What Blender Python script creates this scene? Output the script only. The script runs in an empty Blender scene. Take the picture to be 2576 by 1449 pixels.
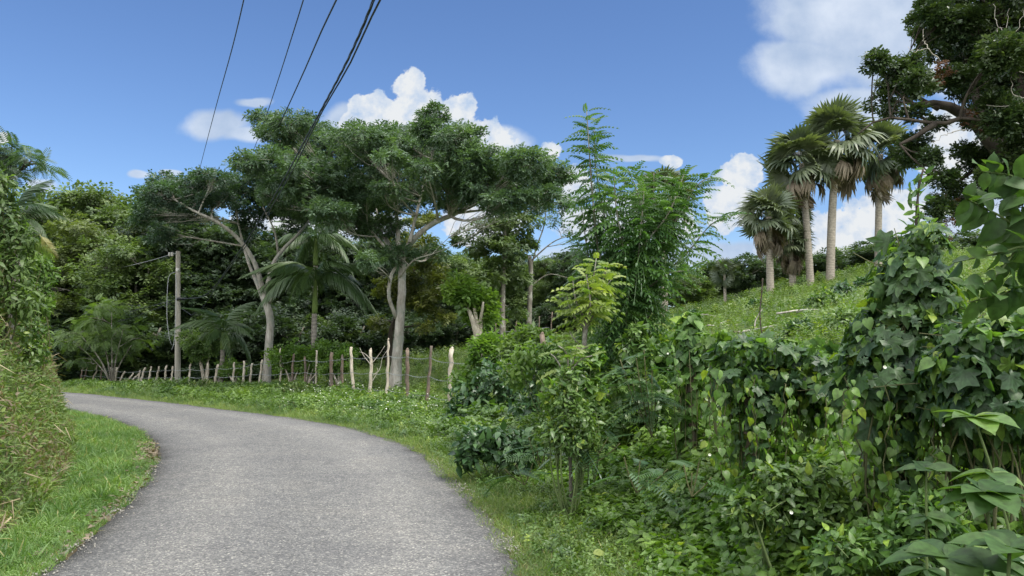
import bpy, math, random
import numpy as np
from mathutils import Vector

# ------------------------------------------------------------------ camera, light
FPX, CX, CY, EYE = 1950.0, 1288.0, 724.5, 1.7
PITCH = math.radians(4.41)
scn = bpy.context.scene
cam_d = bpy.data.cameras.new("camera")
cam_d.sensor_width = 36.0
cam_d.lens = 36.0 * FPX / 2576.0
cam_d.clip_start = 0.05
cam_d.clip_end = 3000
cam = bpy.data.objects.new("camera", cam_d)
cam.location = (0, 0, EYE)
cam.rotation_euler = (math.pi / 2 + PITCH, 0, 0)
scn.collection.objects.link(cam)
scn.camera = cam

SUN_EL, SUN_AZ = math.radians(56), math.radians(128)      # azimuth from +Y towards +X: behind the camera, slightly right
sun_d = bpy.data.lights.new("sun", 'SUN')
sun_d.energy = 2.0
sun_d.angle = math.radians(12)
sun_d.color = (1.0, 0.955, 0.87)
sun = bpy.data.objects.new("sun", sun_d)
sdir = Vector((math.sin(SUN_AZ) * math.cos(SUN_EL), math.cos(SUN_AZ) * math.cos(SUN_EL), math.sin(SUN_EL)))
sun.rotation_euler = sdir.to_track_quat('Z', 'Y').to_euler()
scn.collection.objects.link(sun)

scn.view_settings.view_transform = 'Standard'
scn.view_settings.look = 'None'
scn.view_settings.exposure = 0.98
scn.view_settings.gamma = 1.0
scn.view_settings.use_curve_mapping = False
scn.cycles.max_bounces = 7
scn.cycles.diffuse_bounces = 4
scn.cycles.glossy_bounces = 2
scn.cycles.transmission_bounces = 4
scn.cycles.transparent_max_bounces = 4

cP, sP = math.cos(PITCH), math.sin(PITCH)
def ray(px, py):
    u = (px - CX) / FPX; v = (CY - py) / FPX
    return u, cP - v * sP, sP + v * cP
def P(px, py, Z):
    dx, dy, dz = ray(px, py); t = Z / dy
    return np.array([dx * t, Z, EYE + dz * t])
def G0(px, py):
    dx, dy, dz = ray(px, py); t = -EYE / dz
    return (dx * t, dy * t)

# ------------------------------------------------------------------ world: Nishita sky and procedural clouds by direction
w = bpy.data.worlds.new("World"); scn.world = w
w.use_nodes = True
nt = w.node_tree; nt.nodes.clear()
def N(t, **k):
    n = nt.nodes.new(t)
    for a, b in k.items(): setattr(n, a, b)
    return n
def lk(a, b): nt.links.new(a, b)
def M(op, a, b=None, c=None, clamp=False):
    n = N('ShaderNodeMath', operation=op); n.use_clamp = clamp
    for i, x in enumerate((a, b, c)):
        if x is None: continue
        if isinstance(x, (int, float)): n.inputs[i].default_value = x
        else: lk(x, n.inputs[i])
    return n.outputs[0]
def SS(x, lo, hi):
    n = N('ShaderNodeMapRange', interpolation_type='SMOOTHSTEP')
    lk(x, n.inputs[0]); n.inputs[1].default_value = lo; n.inputs[2].default_value = hi
    n.inputs[3].default_value = 0; n.inputs[4].default_value = 1
    return n.outputs[0]
sky = N('ShaderNodeTexSky', sky_type='NISHITA')
sky.sun_disc = False
sky.sun_elevation = SUN_EL; sky.sun_rotation = SUN_AZ
sky.altitude = 100; sky.air_density = 1.0; sky.dust_density = 0.2; sky.ozone_density = 4.5
hsv = N('ShaderNodeHueSaturation'); hsv.inputs['Saturation'].default_value = 1.10; hsv.inputs['Hue'].default_value = 0.507; lk(sky.outputs[0], hsv.inputs['Color'])
bg_sky = N('ShaderNodeBackground'); lk(hsv.outputs[0], bg_sky.inputs[0]); bg_sky.inputs[1].default_value = 0.082
tc = N('ShaderNodeTexCoord'); sx = N('ShaderNodeSeparateXYZ'); lk(tc.outputs['Generated'], sx.inputs[0])
yy = M('MAXIMUM', sx.outputs[1], 0.02)
U = M('DIVIDE', sx.outputs[0], yy); V_ = M('DIVIDE', sx.outputs[2], yy)
uv = N('ShaderNodeCombineXYZ'); lk(U, uv.inputs[0]); lk(V_, uv.inputs[1])
def noise(vec, scale, detail=6, rough=0.55, off=(0, 0, 0)):
    a = N('ShaderNodeVectorMath', operation='ADD'); lk(vec, a.inputs[0]); a.inputs[1].default_value = off
    n = N('ShaderNodeTexNoise'); lk(a.outputs[0], n.inputs['Vector']); n.inputs['Scale'].default_value = scale
    n.inputs['Detail'].default_value = detail; n.inputs['Roughness'].default_value = rough
    return n.outputs[0]
def blobs(lst, warp):
    out = None
    for px, py, rx, ry in lst:
        dx, dy, dz = ray(px, py)
        a = M('DIVIDE', M('SUBTRACT', warp[0], dx / dy), rx / FPX)
        b = M('DIVIDE', M('SUBTRACT', warp[1], dz / dy), ry / FPX)
        e = M('SUBTRACT', 1.0, M('SQRT', M('ADD', M('MULTIPLY', a, a), M('MULTIPLY', b, b))))
        out = e if out is None else M('SMOOTH_MAX', out, e, 0.1)
    return out
n1 = noise(uv.outputs[0], 9, 3, 0.5); n2 = noise(uv.outputs[0], 9, 3, 0.5, (4.3, 7.7, 2))
Uw = M('ADD', U, M('MULTIPLY', M('SUBTRACT', n1, 0.5), 0.03))
Vw = M('ADD', V_, M('MULTIPLY', M('SUBTRACT', n2, 0.5), 0.03))
fine = noise(uv.outputs[0], 30, 10, 0.62)
fineS = noise(uv.outputs[0], 30, 10, 0.62, (0.010, -0.012, 0))
soft = noise(uv.outputs[0], 8, 7, 0.55, (1, 2, 3))
softS = noise(uv.outputs[0], 8, 7, 0.55, (1.03, 1.97, 3))
cum = blobs([(1030, 215, 45, 45), (1040, 275, 80, 60), (950, 285, 90, 55), (1155, 285, 50, 45), (1230, 350, 75, 50), (900, 310, 60, 40), (1100, 340, 160, 50),
             (1380, 385, 32, 35), (1440, 470, 55, 50), (1690, 408, 30, 20), (1862, 440, 62, 55), (1840, 520, 70, 70), (1590, 560, 200, 70), (2150, 590, 190, 90), (2260, 520, 90, 60),
             (2030, 600, 130, 70), (2420, 380, 130, 130), (5, 350, 30, 22), (10, 440, 40, 30), (1220, 560, 120, 60), (800, 560, 250, 40)], (Uw, Vw))
sft = blobs([(550, 315, 110, 48), (620, 340, 90, 30), (2110, 50, 240, 120), (2040, 160, 190, 90), (2240, 140, 230, 140), (2330, 40, 260, 150), (2180, 270, 170, 80),
             (1240, 355, 110, 45), (100, 470, 60, 26), (350, 447, 40, 14), (430, 437, 30, 10), (640, 262, 60, 16), (880, 300, 90, 50), (1600, 405, 110, 16), (2480, 560, 200, 160), (1780, 640, 500, 40)], (Uw, Vw))
dc = SS(M('ADD', cum, M('MULTIPLY', M('SUBTRACT', fine, 0.5), 1.55)), -0.02, 0.13)
ds = M('MULTIPLY', SS(M('ADD', sft, M('MULTIPLY', M('SUBTRACT', soft, 0.5), 1.5)), -0.02, 0.42), 0.93)
# bright broken cloud added out of view, overhead and behind, as white fill light
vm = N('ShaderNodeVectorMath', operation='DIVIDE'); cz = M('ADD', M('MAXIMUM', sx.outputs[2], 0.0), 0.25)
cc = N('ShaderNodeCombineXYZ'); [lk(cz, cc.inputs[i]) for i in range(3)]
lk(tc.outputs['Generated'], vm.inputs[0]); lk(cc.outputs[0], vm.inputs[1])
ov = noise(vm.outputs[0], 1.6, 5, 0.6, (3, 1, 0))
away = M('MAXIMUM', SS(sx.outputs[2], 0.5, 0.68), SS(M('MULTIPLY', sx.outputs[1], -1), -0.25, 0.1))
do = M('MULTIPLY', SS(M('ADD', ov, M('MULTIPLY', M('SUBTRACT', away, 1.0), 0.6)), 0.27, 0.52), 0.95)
lit_c = M('ADD', 0.62, M('MULTIPLY', M('SUBTRACT', fineS, fine), 3.0))
lit_c = M('ADD', lit_c, M('MULTIPLY', SS(cum, 0.0, 0.7), 0.22), clamp=True)
lit_s = M('ADD', 0.30, M('MULTIPLY', M('SUBTRACT', softS, soft), 3.0))
lit_s = M('ADD', lit_s, M('MULTIPLY', SS(soft, 0.35, 0.7), 0.35), clamp=True)
def cloud_bg(fac, lo, hi, s):
    m = N('ShaderNodeMix', data_type='RGBA'); lk(fac, m.inputs[0])
    m.inputs[6].default_value = (*lo, 1); m.inputs[7].default_value = (*hi, 1)
    b = N('ShaderNodeBackground'); lk(m.outputs[2], b.inputs[0]); b.inputs[1].default_value = s
    return b.outputs[0]
front = SS(sx.outputs[1], 0.05, 0.2)
def mixs(f, a, b):
    m = N('ShaderNodeMixShader'); lk(f, m.inputs[0]); lk(a, m.inputs[1]); lk(b, m.inputs[2]); return m.outputs[0]
sh = mixs(M('MULTIPLY', ds, front), bg_sky.outputs[0], cloud_bg(lit_s, (0.22, 0.28, 0.38), (0.40, 0.44, 0.50), 1.0))
sh = mixs(M('MULTIPLY', dc, front), sh, cloud_bg(lit_c, (0.24, 0.31, 0.42), (0.42, 0.435, 0.45), 1.0))
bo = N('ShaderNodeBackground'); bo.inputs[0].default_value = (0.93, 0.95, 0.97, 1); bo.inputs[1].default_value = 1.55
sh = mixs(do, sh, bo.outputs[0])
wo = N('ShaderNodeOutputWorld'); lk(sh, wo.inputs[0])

# ------------------------------------------------------------------ materials
def new_mat(name):
    m = bpy.data.materials.new(name); m.use_nodes = True
    t = m.node_tree; t.nodes.clear()
    return m, t
def leaf_mat(name, dark, light, tip=None, rough=0.42, trans=0.3, tipat=0.93, spec=0.5):
    m, t = new_mat(name); nn = t.nodes; L = t.links
    a = nn.new('ShaderNodeAttribute'); a.attribute_name = 'rnd'
    r = nn.new('ShaderNodeValToRGB'); L.new(a.outputs['Fac'], r.inputs[0])
    e = r.color_ramp.elements
    e[0].color = (*dark, 1); e[0].position = 0.0
    e[1].color = (*light, 1); e[1].position = tipat - 0.04 if tip else 1.0
    if tip:
        k = e.new(tipat); k.color = (*tip, 1)
    tc = nn.new('ShaderNodeTexCoord')
    n = nn.new('ShaderNodeTexNoise'); n.inputs['Scale'].default_value = 0.9; n.inputs['Detail'].default_value = 3
    L.new(tc.outputs['Object'], n.inputs['Vector'])
    hs = nn.new('ShaderNodeHueSaturation'); L.new(r.outputs[0], hs.inputs['Color'])
    mr = nn.new('ShaderNodeMapRange'); L.new(n.outputs[0], mr.inputs[0]); mr.inputs[1].default_value = 0.3; mr.inputs[2].default_value = 0.7
    mr.inputs[3].default_value = 0.75; mr.inputs[4].default_value = 1.25; L.new(mr.outputs[0], hs.inputs['Value'])
    mh = nn.new('ShaderNodeMapRange'); L.new(n.outputs[0], mh.inputs[0]); mh.inputs[1].default_value = 0.3; mh.inputs[2].default_value = 0.7
    mh.inputs[3].default_value = 0.515; mh.inputs[4].default_value = 0.485; L.new(mh.outputs[0], hs.inputs['Hue'])
    b = nn.new('ShaderNodeBsdfPrincipled'); L.new(hs.outputs[0], b.inputs['Base Color'])
    b.inputs['Roughness'].default_value = rough; b.inputs['Specular IOR Level'].default_value = spec
    tr = nn.new('ShaderNodeBsdfTranslucent')
    mx = nn.new('ShaderNodeMix'); mx.data_type = 'RGBA'; mx.blend_type = 'MULTIPLY'; mx.inputs[0].default_value = 1
    L.new(hs.outputs[0], mx.inputs[6]); mx.inputs[7].default_value = (1.7, 1.9, 0.6, 1)
    L.new(mx.outputs[2], tr.inputs[0])
    ms = nn.new('ShaderNodeMixShader'); ms.inputs[0].default_value = trans
    L.new(b.outputs[0], ms.inputs[1]); L.new(tr.outputs[0], ms.inputs[2])
    o = nn.new('ShaderNodeOutputMaterial'); L.new(ms.outputs[0], o.inputs[0])
    return m
def bark_mat(name, c1, c2, c3=None, scale=6, zs=0.25, bump=0.35, rings=0):
    m, t = new_mat(name); nn = t.nodes; L = t.links
    tc = nn.new('ShaderNodeTexCoord'); mp = nn.new('ShaderNodeMapping'); mp.inputs['Scale'].default_value = (1, 1, zs)
    L.new(tc.outputs['Object'], mp.inputs[0])
    n = nn.new('ShaderNodeTexNoise'); n.inputs['Scale'].default_value = scale; n.inputs['Detail'].default_value = 8; n.inputs['Roughness'].default_value = 0.7
    L.new(mp.outputs[0], n.inputs['Vector'])
    r = nn.new('ShaderNodeValToRGB'); L.new(n.outputs[0], r.inputs[0]); e = r.color_ramp.elements
    e[0].position = 0.35; e[0].color = (*c1, 1); e[1].position = 0.62; e[1].color = (*c2, 1)
    col = r.outputs[0]
    if c3:
        n2 = nn.new('ShaderNodeTexNoise'); n2.inputs['Scale'].default_value = 3.1; n2.inputs['Detail'].default_value = 5; L.new(tc.outputs['Object'], n2.inputs['Vector'])
        r2 = nn.new('ShaderNodeValToRGB'); r2.color_ramp.elements[0].position = 0.52; r2.color_ramp.elements[1].position = 0.58
        L.new(n2.outputs[0], r2.inputs[0])
        mx = nn.new('ShaderNodeMix'); mx.data_type = 'RGBA'; L.new(r2.outputs[0], mx.inputs[0]); L.new(col, mx.inputs[6]); mx.inputs[7].default_value = (*c3, 1)
        col = mx.outputs[2]
    hgt = n.outputs[0]
    if rings:
        wv = nn.new('ShaderNodeTexWave'); wv.bands_direction = 'Z'; wv.inputs['Scale'].default_value = rings; wv.inputs['Distortion'].default_value = 1.5
        L.new(tc.outputs['Object'], wv.inputs['Vector'])
        mx = nn.new('ShaderNodeMix'); mx.data_type = 'RGBA'; mx.blend_type = 'MULTIPLY'; mx.inputs[0].default_value = 0.3
        L.new(col, mx.inputs[6]); L.new(wv.outputs[0], mx.inputs[7]); col = mx.outputs[2]
    b = nn.new('ShaderNodeBsdfPrincipled'); L.new(col, b.inputs['Base Color']); b.inputs['Roughness'].default_value = 0.85; b.inputs['Specular IOR Level'].default_value = 0.2
    bp = nn.new('ShaderNodeBump'); bp.inputs['Strength'].default_value = bump; bp.inputs['Distance'].default_value = 0.03
    L.new(hgt, bp.inputs['Height']); L.new(bp.outputs[0], b.inputs['Normal'])
    o = nn.new('ShaderNodeOutputMaterial'); L.new(b.outputs[0], o.inputs[0])
    return m
def plain_mat(name, c, rough=0.6, metal=0.0):
    m, t = new_mat(name); nn = t.nodes; L = t.links
    n = nn.new('ShaderNodeTexNoise'); n.inputs['Scale'].default_value = 14; n.inputs['Detail'].default_value = 4
    r = nn.new('ShaderNodeValToRGB'); L.new(n.outputs[0], r.inputs[0])
    r.color_ramp.elements[0].color = (*[x * 0.7 for x in c], 1); r.color_ramp.elements[1].color = (*[min(1, x * 1.25) for x in c], 1)
    r.color_ramp.elements[0].position = 0.3; r.color_ramp.elements[1].position = 0.7
    b = nn.new('ShaderNodeBsdfPrincipled'); L.new(r.outputs[0], b.inputs['Base Color']); b.inputs['Roughness'].default_value = rough; b.inputs['Metallic'].default_value = metal
    o = nn.new('ShaderNodeOutputMaterial'); L.new(b.outputs[0], o.inputs[0])
    return m

MAT = {}
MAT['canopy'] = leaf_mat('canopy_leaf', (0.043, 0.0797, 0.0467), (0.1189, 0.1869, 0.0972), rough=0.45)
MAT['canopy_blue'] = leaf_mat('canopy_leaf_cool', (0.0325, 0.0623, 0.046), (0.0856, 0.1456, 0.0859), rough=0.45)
MAT['forest_dark'] = leaf_mat('forest_dark_leaf', (0.0263, 0.047, 0.0268), (0.0705, 0.1113, 0.0504), rough=0.5)
MAT['forest_mid'] = leaf_mat('forest_mid_leaf', (0.0547, 0.0905, 0.0336), (0.144, 0.2034, 0.0652), rough=0.5)
MAT['forest_olive'] = leaf_mat('forest_olive_leaf', (0.062, 0.0879, 0.029), (0.1531, 0.1963, 0.0625), rough=0.5)
MAT['forest_yellow'] = leaf_mat('forest_yellow_leaf', (0.0629, 0.0812, 0.0215), (0.1702, 0.1916, 0.0462), rough=0.5)
MAT['feather'] = leaf_mat('feathery_leaf', (0.0603, 0.1018, 0.0297), (0.1406, 0.2157, 0.0604), rough=0.5, trans=0.35)
MAT['bright'] = leaf_mat('bright_leaf', (0.0741, 0.1376, 0.0301), (0.1825, 0.2871, 0.0588), rough=0.45, trans=0.38)
MAT['sprout'] = leaf_mat('sprout_leaf', (0.0392, 0.0915, 0.0288), (0.093, 0.1731, 0.051), rough=0.42, trans=0.34)
MAT['yellow'] = leaf_mat('yellow_leaf', (0.10, 0.17, 0.038), (0.25, 0.30, 0.075), rough=0.5, trans=0.38)
MAT['oak'] = leaf_mat('glossy_small_leaf', (0.0244, 0.0459, 0.0211), (0.0807, 0.1158, 0.0415), (0.16, 0.11, 0.03), rough=0.38, trans=0.22, tipat=0.965)
MAT['rust'] = leaf_mat('rusty_dead_leaf', (0.075, 0.030, 0.018), (0.19, 0.085, 0.045), rough=0.7, trans=0.2)
MAT['vine'] = leaf_mat('vine_leaf', (0.0469, 0.1042, 0.0319), (0.1325, 0.2378, 0.0588), (0.20, 0.31, 0.04), rough=0.45, trans=0.30, tipat=0.95, spec=0.35)
MAT['vine_dark'] = leaf_mat('lobed_vine_leaf', (0.0338, 0.0756, 0.0386), (0.0934, 0.1673, 0.0625), (0.14, 0.22, 0.04), rough=0.42, trans=0.28, tipat=0.96, spec=0.35)
MAT['heart'] = leaf_mat('heart_leaf', (0.0769, 0.1533, 0.0365), (0.1689, 0.2841, 0.0642), (0.27, 0.36, 0.05), rough=0.42, trans=0.38, tipat=0.93)
MAT['under'] = leaf_mat('undergrowth_leaf', (0.0562, 0.1139, 0.0326), (0.1556, 0.25, 0.0627), (0.22, 0.30, 0.05), rough=0.40, trans=0.30, tipat=0.965)
MAT['under_dark'] = leaf_mat('shrub_leaf', (0.0293, 0.0705, 0.0306), (0.0844, 0.1608, 0.054), rough=0.36, trans=0.24)
MAT['bigleaf'] = leaf_mat('big_oval_leaf', (0.0333, 0.0744, 0.0232), (0.0679, 0.1291, 0.0365), rough=0.5, trans=0.30, spec=0.3)
def add_wear(m):
    # blotches and small brown spots that belong to the leaf
    t = m.node_tree; nn = t.nodes; L = t.links; hs = [n for n in nn if n.type == 'HUE_SAT'][0]
    tcn = nn.new('ShaderNodeTexCoord'); n1 = nn.new('ShaderNodeTexNoise'); n1.inputs['Scale'].default_value = 38; n1.inputs['Detail'].default_value = 4; L.new(tcn.outputs['Object'], n1.inputs['Vector'])
    r = nn.new('ShaderNodeValToRGB'); r.color_ramp.elements[0].position = 0.30; r.color_ramp.elements[0].color = (0.55, 0.5, 0.4, 1); r.color_ramp.elements[1].position = 0.62; r.color_ramp.elements[1].color = (1.15, 1.15, 1.0, 1); L.new(n1.outputs[0], r.inputs[0])
    mx = nn.new('ShaderNodeMix'); mx.data_type = 'RGBA'; mx.blend_type = 'MULTIPLY'; mx.inputs[0].default_value = 0.8
    outs = [l.to_socket for l in t.links if l.from_node == hs]
    L.new(hs.outputs[0], mx.inputs[6]); L.new(r.outputs[0], mx.inputs[7])
    for o_ in outs: L.new(mx.outputs[2], o_)
for _k in ('bigleaf', 'vine', 'vine_dark', 'under', 'heart'): add_wear(MAT[_k])
MAT['grass'] = leaf_mat('verge_grass', (0.085, 0.160, 0.042), (0.175, 0.280, 0.080), (0.34, 0.31, 0.13), rough=0.5, trans=0.35, tipat=0.96)
MAT['grass_right'] = leaf_mat('roadside_grass', (0.080, 0.140, 0.038), (0.195, 0.265, 0.080), (0.33, 0.30, 0.14), rough=0.5, trans=0.35, tipat=0.94)
MAT['bankleaf'] = leaf_mat('bank_leaf', (0.0716, 0.1238, 0.0293), (0.1794, 0.2509, 0.0585), (0.19, 0.15, 0.09), rough=0.55, trans=0.3, tipat=0.90)
MAT['straw'] = leaf_mat('dry_straw', (0.20, 0.15, 0.09), (0.42, 0.35, 0.22), rough=0.7, trans=0.2)
MAT['field'] = leaf_mat('field_weed', (0.0631, 0.1057, 0.0302), (0.1495, 0.213, 0.0567), (0.21, 0.23, 0.08), rough=0.55, trans=0.3, tipat=0.95)
MAT['fan'] = leaf_mat('fan_palm_leaf', (0.0497, 0.0714, 0.0425), (0.134, 0.1599, 0.0869), rough=0.42, trans=0.2)
MAT['fan_dead'] = leaf_mat('dead_palm_leaf', (0.1105, 0.0892, 0.0595), (0.2295, 0.1827, 0.1275), rough=0.75, trans=0.15)
MAT['royal'] = leaf_mat('royal_palm_leaf', (0.0346, 0.0696, 0.0267), (0.0878, 0.1406, 0.0477), rough=0.38, trans=0.2)
MAT['petal'] = leaf_mat('white_petal', (0.6, 0.6, 0.55), (0.8, 0.8, 0.76), rough=0.6, trans=0.25)
MAT['bark_pale'] = bark_mat('pale_bark', (0.19, 0.17, 0.14), (0.44, 0.41, 0.36), (0.27, 0.27, 0.23))
MAT['bark_grey'] = bark_mat('grey_bark', (0.085, 0.075, 0.06), (0.22, 0.20, 0.165), (0.28, 0.27, 0.23))
MAT['bark_dark'] = bark_mat('dark_bark', (0.025, 0.02, 0.017), (0.085, 0.07, 0.055))
MAT['bark_bare'] = bark_mat('bare_branch', (0.28, 0.25, 0.21), (0.48, 0.44, 0.38))
MAT['post'] = bark_mat('weathered_post', (0.30, 0.26, 0.20), (0.55, 0.49, 0.40), (0.36, 0.31, 0.25), scale=12)
MAT['post_dark'] = bark_mat('dark_weathered_post', (0.07, 0.05, 0.04), (0.22, 0.17, 0.13), (0.12, 0.10, 0.08), scale=12)
MAT['palm_trunk'] = bark_mat('palm_trunk', (0.22, 0.19, 0.15), (0.37, 0.33, 0.27), scale=5, zs=1.5, rings=3.0, bump=0.2)
MAT['royal_trunk'] = bark_mat('royal_trunk', (0.15, 0.13, 0.11), (0.30, 0.27, 0.23), scale=5, zs=1.5, rings=2.2, bump=0.2)
MAT['crownshaft'] = bark_mat('green_crownshaft', (0.075, 0.12, 0.03), (0.13, 0.18, 0.05), scale=3, bump=0.05)
MAT['concrete'] = bark_mat('concrete_pole', (0.28, 0.26, 0.22), (0.42, 0.39, 0.33), scale=4, bump=0.05)
MAT['cable'] = plain_mat('black_cable', (0.016, 0.018, 0.022), 0.45)
MAT['cable_grey'] = plain_mat('grey_cable', (0.30, 0.31, 0.32), 0.5)
MAT['wire'] = plain_mat('galvanised_wire', (0.42, 0.44, 0.45), 0.4, 0.6)
MAT['porcelain'] = plain_mat('insulator', (0.6, 0.58, 0.54), 0.3)
MAT['vinestem'] = bark_mat('vine_stem', (0.05, 0.055, 0.025), (0.13, 0.13, 0.06), scale=20)
MAT['greenstem'] = bark_mat('green_stem', (0.06, 0.09, 0.03), (0.12, 0.16, 0.06), scale=14, bump=0.05)
MAT['stone'] = bark_mat('pale_stone', (0.16, 0.15, 0.13), (0.38, 0.36, 0.32), scale=9, zs=1)

# ------------------------------------------------------------------ object helpers
COL = scn.collection
def tag(o, label=None, cat=None, group=None, kind=None):
    if label: o['label'] = label
    if cat: o['category'] = cat
    if group: o['group'] = group
    if kind: o['kind'] = kind
    return o
def thing(name, label, cat, loc, group=None, rz=0.0):
    o = bpy.data.objects.new(name, None); COL.objects.link(o)
    o.empty_display_size = 0.2
    o.location = [float(v) for v in loc]; o.rotation_euler = (0, 0, rz)
    return tag(o, label, cat, group)
def part(name, mesh, parent, label=None):
    o = bpy.data.objects.new(name, mesh); COL.objects.link(o)
    o.parent = parent
    if label: o['label'] = label
    return o
def solo(name, mesh, label=None, cat=None, group=None, kind=None, loc=(0, 0, 0)):
    o = bpy.data.objects.new(name, mesh); COL.objects.link(o); o.location = [float(v) for v in loc]
    return tag(o, label, cat, group, kind)

def raw_mesh(name, V, sizes, loops, mat, rnd=None, smooth=False):
    me = bpy.data.meshes.new(name)
    V = np.ascontiguousarray(V, dtype=np.float32)
    me.vertices.add(len(V)); me.vertices.foreach_set('co', V.ravel())
    loops = np.ascontiguousarray(loops, dtype=np.int32); sizes = np.ascontiguousarray(sizes, dtype=np.int32)
    me.loops.add(len(loops)); me.loops.foreach_set('vertex_index', loops)
    st = np.zeros(len(sizes), np.int32); st[1:] = np.cumsum(sizes)[:-1]
    me.polygons.add(len(sizes)); me.polygons.foreach_set('loop_start', st)
    me.polygons.foreach_set('loop_total', sizes)
    if smooth: me.polygons.foreach_set('use_smooth', np.ones(len(sizes), dtype=bool))
    if rnd is not None:
        a = me.attributes.new('rnd', 'FLOAT', 'POINT'); a.data.foreach_set('value', np.ascontiguousarray(rnd, dtype=np.float32))
    me.update(calc_edges=True)
    me.materials.append(mat)
    return me

def nrm(a):
    a = np.asarray(a, float)
    return a / np.maximum(np.linalg.norm(a, axis=-1, keepdims=True), 1e-9)

# a template is (V (n,3), faces list). leaf runs along +Y, faces +Z
def T_merge(lst):
    V = []; F = []; o = 0
    for v, f in lst:
        V.append(np.asarray(v, float)); F += [tuple(i + o for i in q) for q in f]; o += len(v)
    return np.concatenate(V), F
def T_leaf(prof, fold=0.25, droop=0.25, wob=0.0):
    """prof: list of (t, halfwidth[, t_edge]); first and last may have width 0"""
    V = []; F = []; rows = []
    for p in prof:
        t, wd = p[0], p[1]; te = p[2] if len(p) > 2 else t
        i = len(V)
        z = -droop * max(t, 0) ** 2
        if wd <= 1e-6:
            V.append((0, t, z)); rows.append((i, i, i))
        else:
            ze = -droop * max(te, 0) ** 2 + fold * wd
            V += [(-wd, te, ze), (0, t, z), (wd, te, ze)]; rows.append((i, i + 1, i + 2))
    for a, b in zip(rows[:-1], rows[1:]):
        for s in (0, 1):
            q = [a[s], a[s + 1], b[s + 1], b[s]]
            qq = []
            for x in q:
                if x not in qq: qq.append(x)
            if len(qq) > 2: F.append(tuple(qq))
    return np.array(V, float), F
LEAF2 = (np.array([(0, 0, 0), (0.27, 0.42, 0.07), (0, 1, -0.15), (-0.27, 0.42, 0.07)], float), [(0, 1, 2), (0, 2, 3)])
OVATE = T_leaf([(0, 0), (0.12, 0.17), (0.35, 0.27), (0.65, 0.19), (1, 0)], 0.3, 0.3)
OVATE2 = T_leaf([(0, 0), (0.2, 0.16), (0.5, 0.2), (0.8, 0.11), (1, 0)], 0.15, 0.45)
HEART = T_leaf([(0, 0.10, -0.14), (0.08, 0.36, -0.02), (0.25, 0.44), (0.5, 0.36), (0.78, 0.15), (1, 0)], 0.28, 0.22)
BIGOVAL = T_leaf([(0, 0), (0.06, 0.12), (0.18, 0.235), (0.35, 0.31), (0.52, 0.32), (0.7, 0.26), (0.85, 0.15), (0.94, 0.05), (1.03, 0)], 0.22, 0.35)
BLADE = T_leaf([(0, 0.028), (0.35, 0.032), (0.7, 0.02), (1, 0)], 0.3, 0.0)
def T_blade(bend):
    V, F = T_leaf([(0, 0.026), (0.33, 0.030), (0.66, 0.022), (1, 0)], 0.3, 0.0)
    V = V.copy(); t = V[:, 1].copy(); V[:, 2] += -bend * t ** 2; V[:, 1] = t * (1 - 0.35 * bend * t)
    return V, F
BLADES = [T_blade(b) for b in (0.15, 0.45, 0.8, 1.1)]
def T_lobed(seed, depth=0.42):
    r = np.random.RandomState(seed)
    angs = np.radians(np.linspace(-158, 158, 29))
    V = [(0, 0, 0)]; n = len(angs)
    ring = []
    for i, a in enumerate(angs):
        k = (a / math.radians(45))
        lobe = abs(math.cos(k * math.pi / 2)) if True else 0
        # five pointed lobes: 0, +-45*... use peaks every ~52 degrees
        ph = (math.degrees(a) % 52.0) / 52.0; pk = abs(ph - 0.5) * 2
        base = 0.62 - 0.22 * (abs(a) / math.pi)
        rad = base * (1 - depth + depth * pk ** 1.3) * 1.15 * (1 + 0.08 * r.randn())
        x = rad * math.sin(a); y = rad * math.cos(a) + 0.18
        z = 0.10 * math.sin(3 * a + r.rand()) * rad - 0.28 * rad * rad
        ring.append((x, y, z))
    V += ring
    mid = [(0.5 * x, 0.5 * (y + 0.1) , 0.5 * z + 0.035 * ((i % 2) * 2 - 1)) for i, (x, y, z) in enumerate(ring)]
    V += mid
    V[0] = (0, 0.1, 0.03)
    F = []
    for i in range(n - 1):
        F.append((1 + n + i, 1 + i, 2 + i, 2 + n + i)); F.append((0, 1 + n + i, 2 + n + i))
    return np.array(V, float), F
LOBED = [T_lobed(s, d) for s, d in ((1, 0.42), (2, 0.36), (3, 0.48))]
def T_place(tm, pos, d, n, s):
    V, F = tm
    d = nrm(d); n = np.asarray(n, float); n = nrm(n - d * np.dot(n, d)); x = np.cross(d, n)
    W = (V[:, :1] * x + V[:, 1:2] * d + V[:, 2:3] * n) * s + np.asarray(pos, float)
    return W, F
def T_pinnate(pairs, leaflet=LEAF2, ll=0.30, droop=0.5, hang=0.35, start=0.2, taper=0.6):
    lst = []
    ys = np.linspace(start, 0.97, pairs)
    def rp(t): return np.array([0, t, -droop * t * t])
    ts = np.linspace(0, 1, 5)
    V = []; F = []
    for t in ts:
        c = rp(t); V += [c + (-0.008, 0, 0), c + (0.008, 0, 0)]
    for i in range(4): F.append((2 * i, 2 * i + 1, 2 * i + 3, 2 * i + 2))
    lst.append((np.array(V), F))
    for t in ys:
        s = ll * (1 - (1 - taper) * abs(t - 0.45) / 0.55)
        for sg in (-1, 1):
            lst.append(T_place(leaflet, rp(t), (sg, 0.45, -hang), (sg * hang * 0.6, 0.1, 1), s))
    lst.append(T_place(leaflet, rp(1.0), (0, 1, -droop * 2), (0, 0.5, 1), ll * taper))
    return T_merge(lst)
PINN = [T_pinnate(5, ll=0.42, droop=0.35), T_pinnate(6, ll=0.36, droop=0.6), T_pinnate(5, ll=0.4, droop=0.8)]
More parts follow.
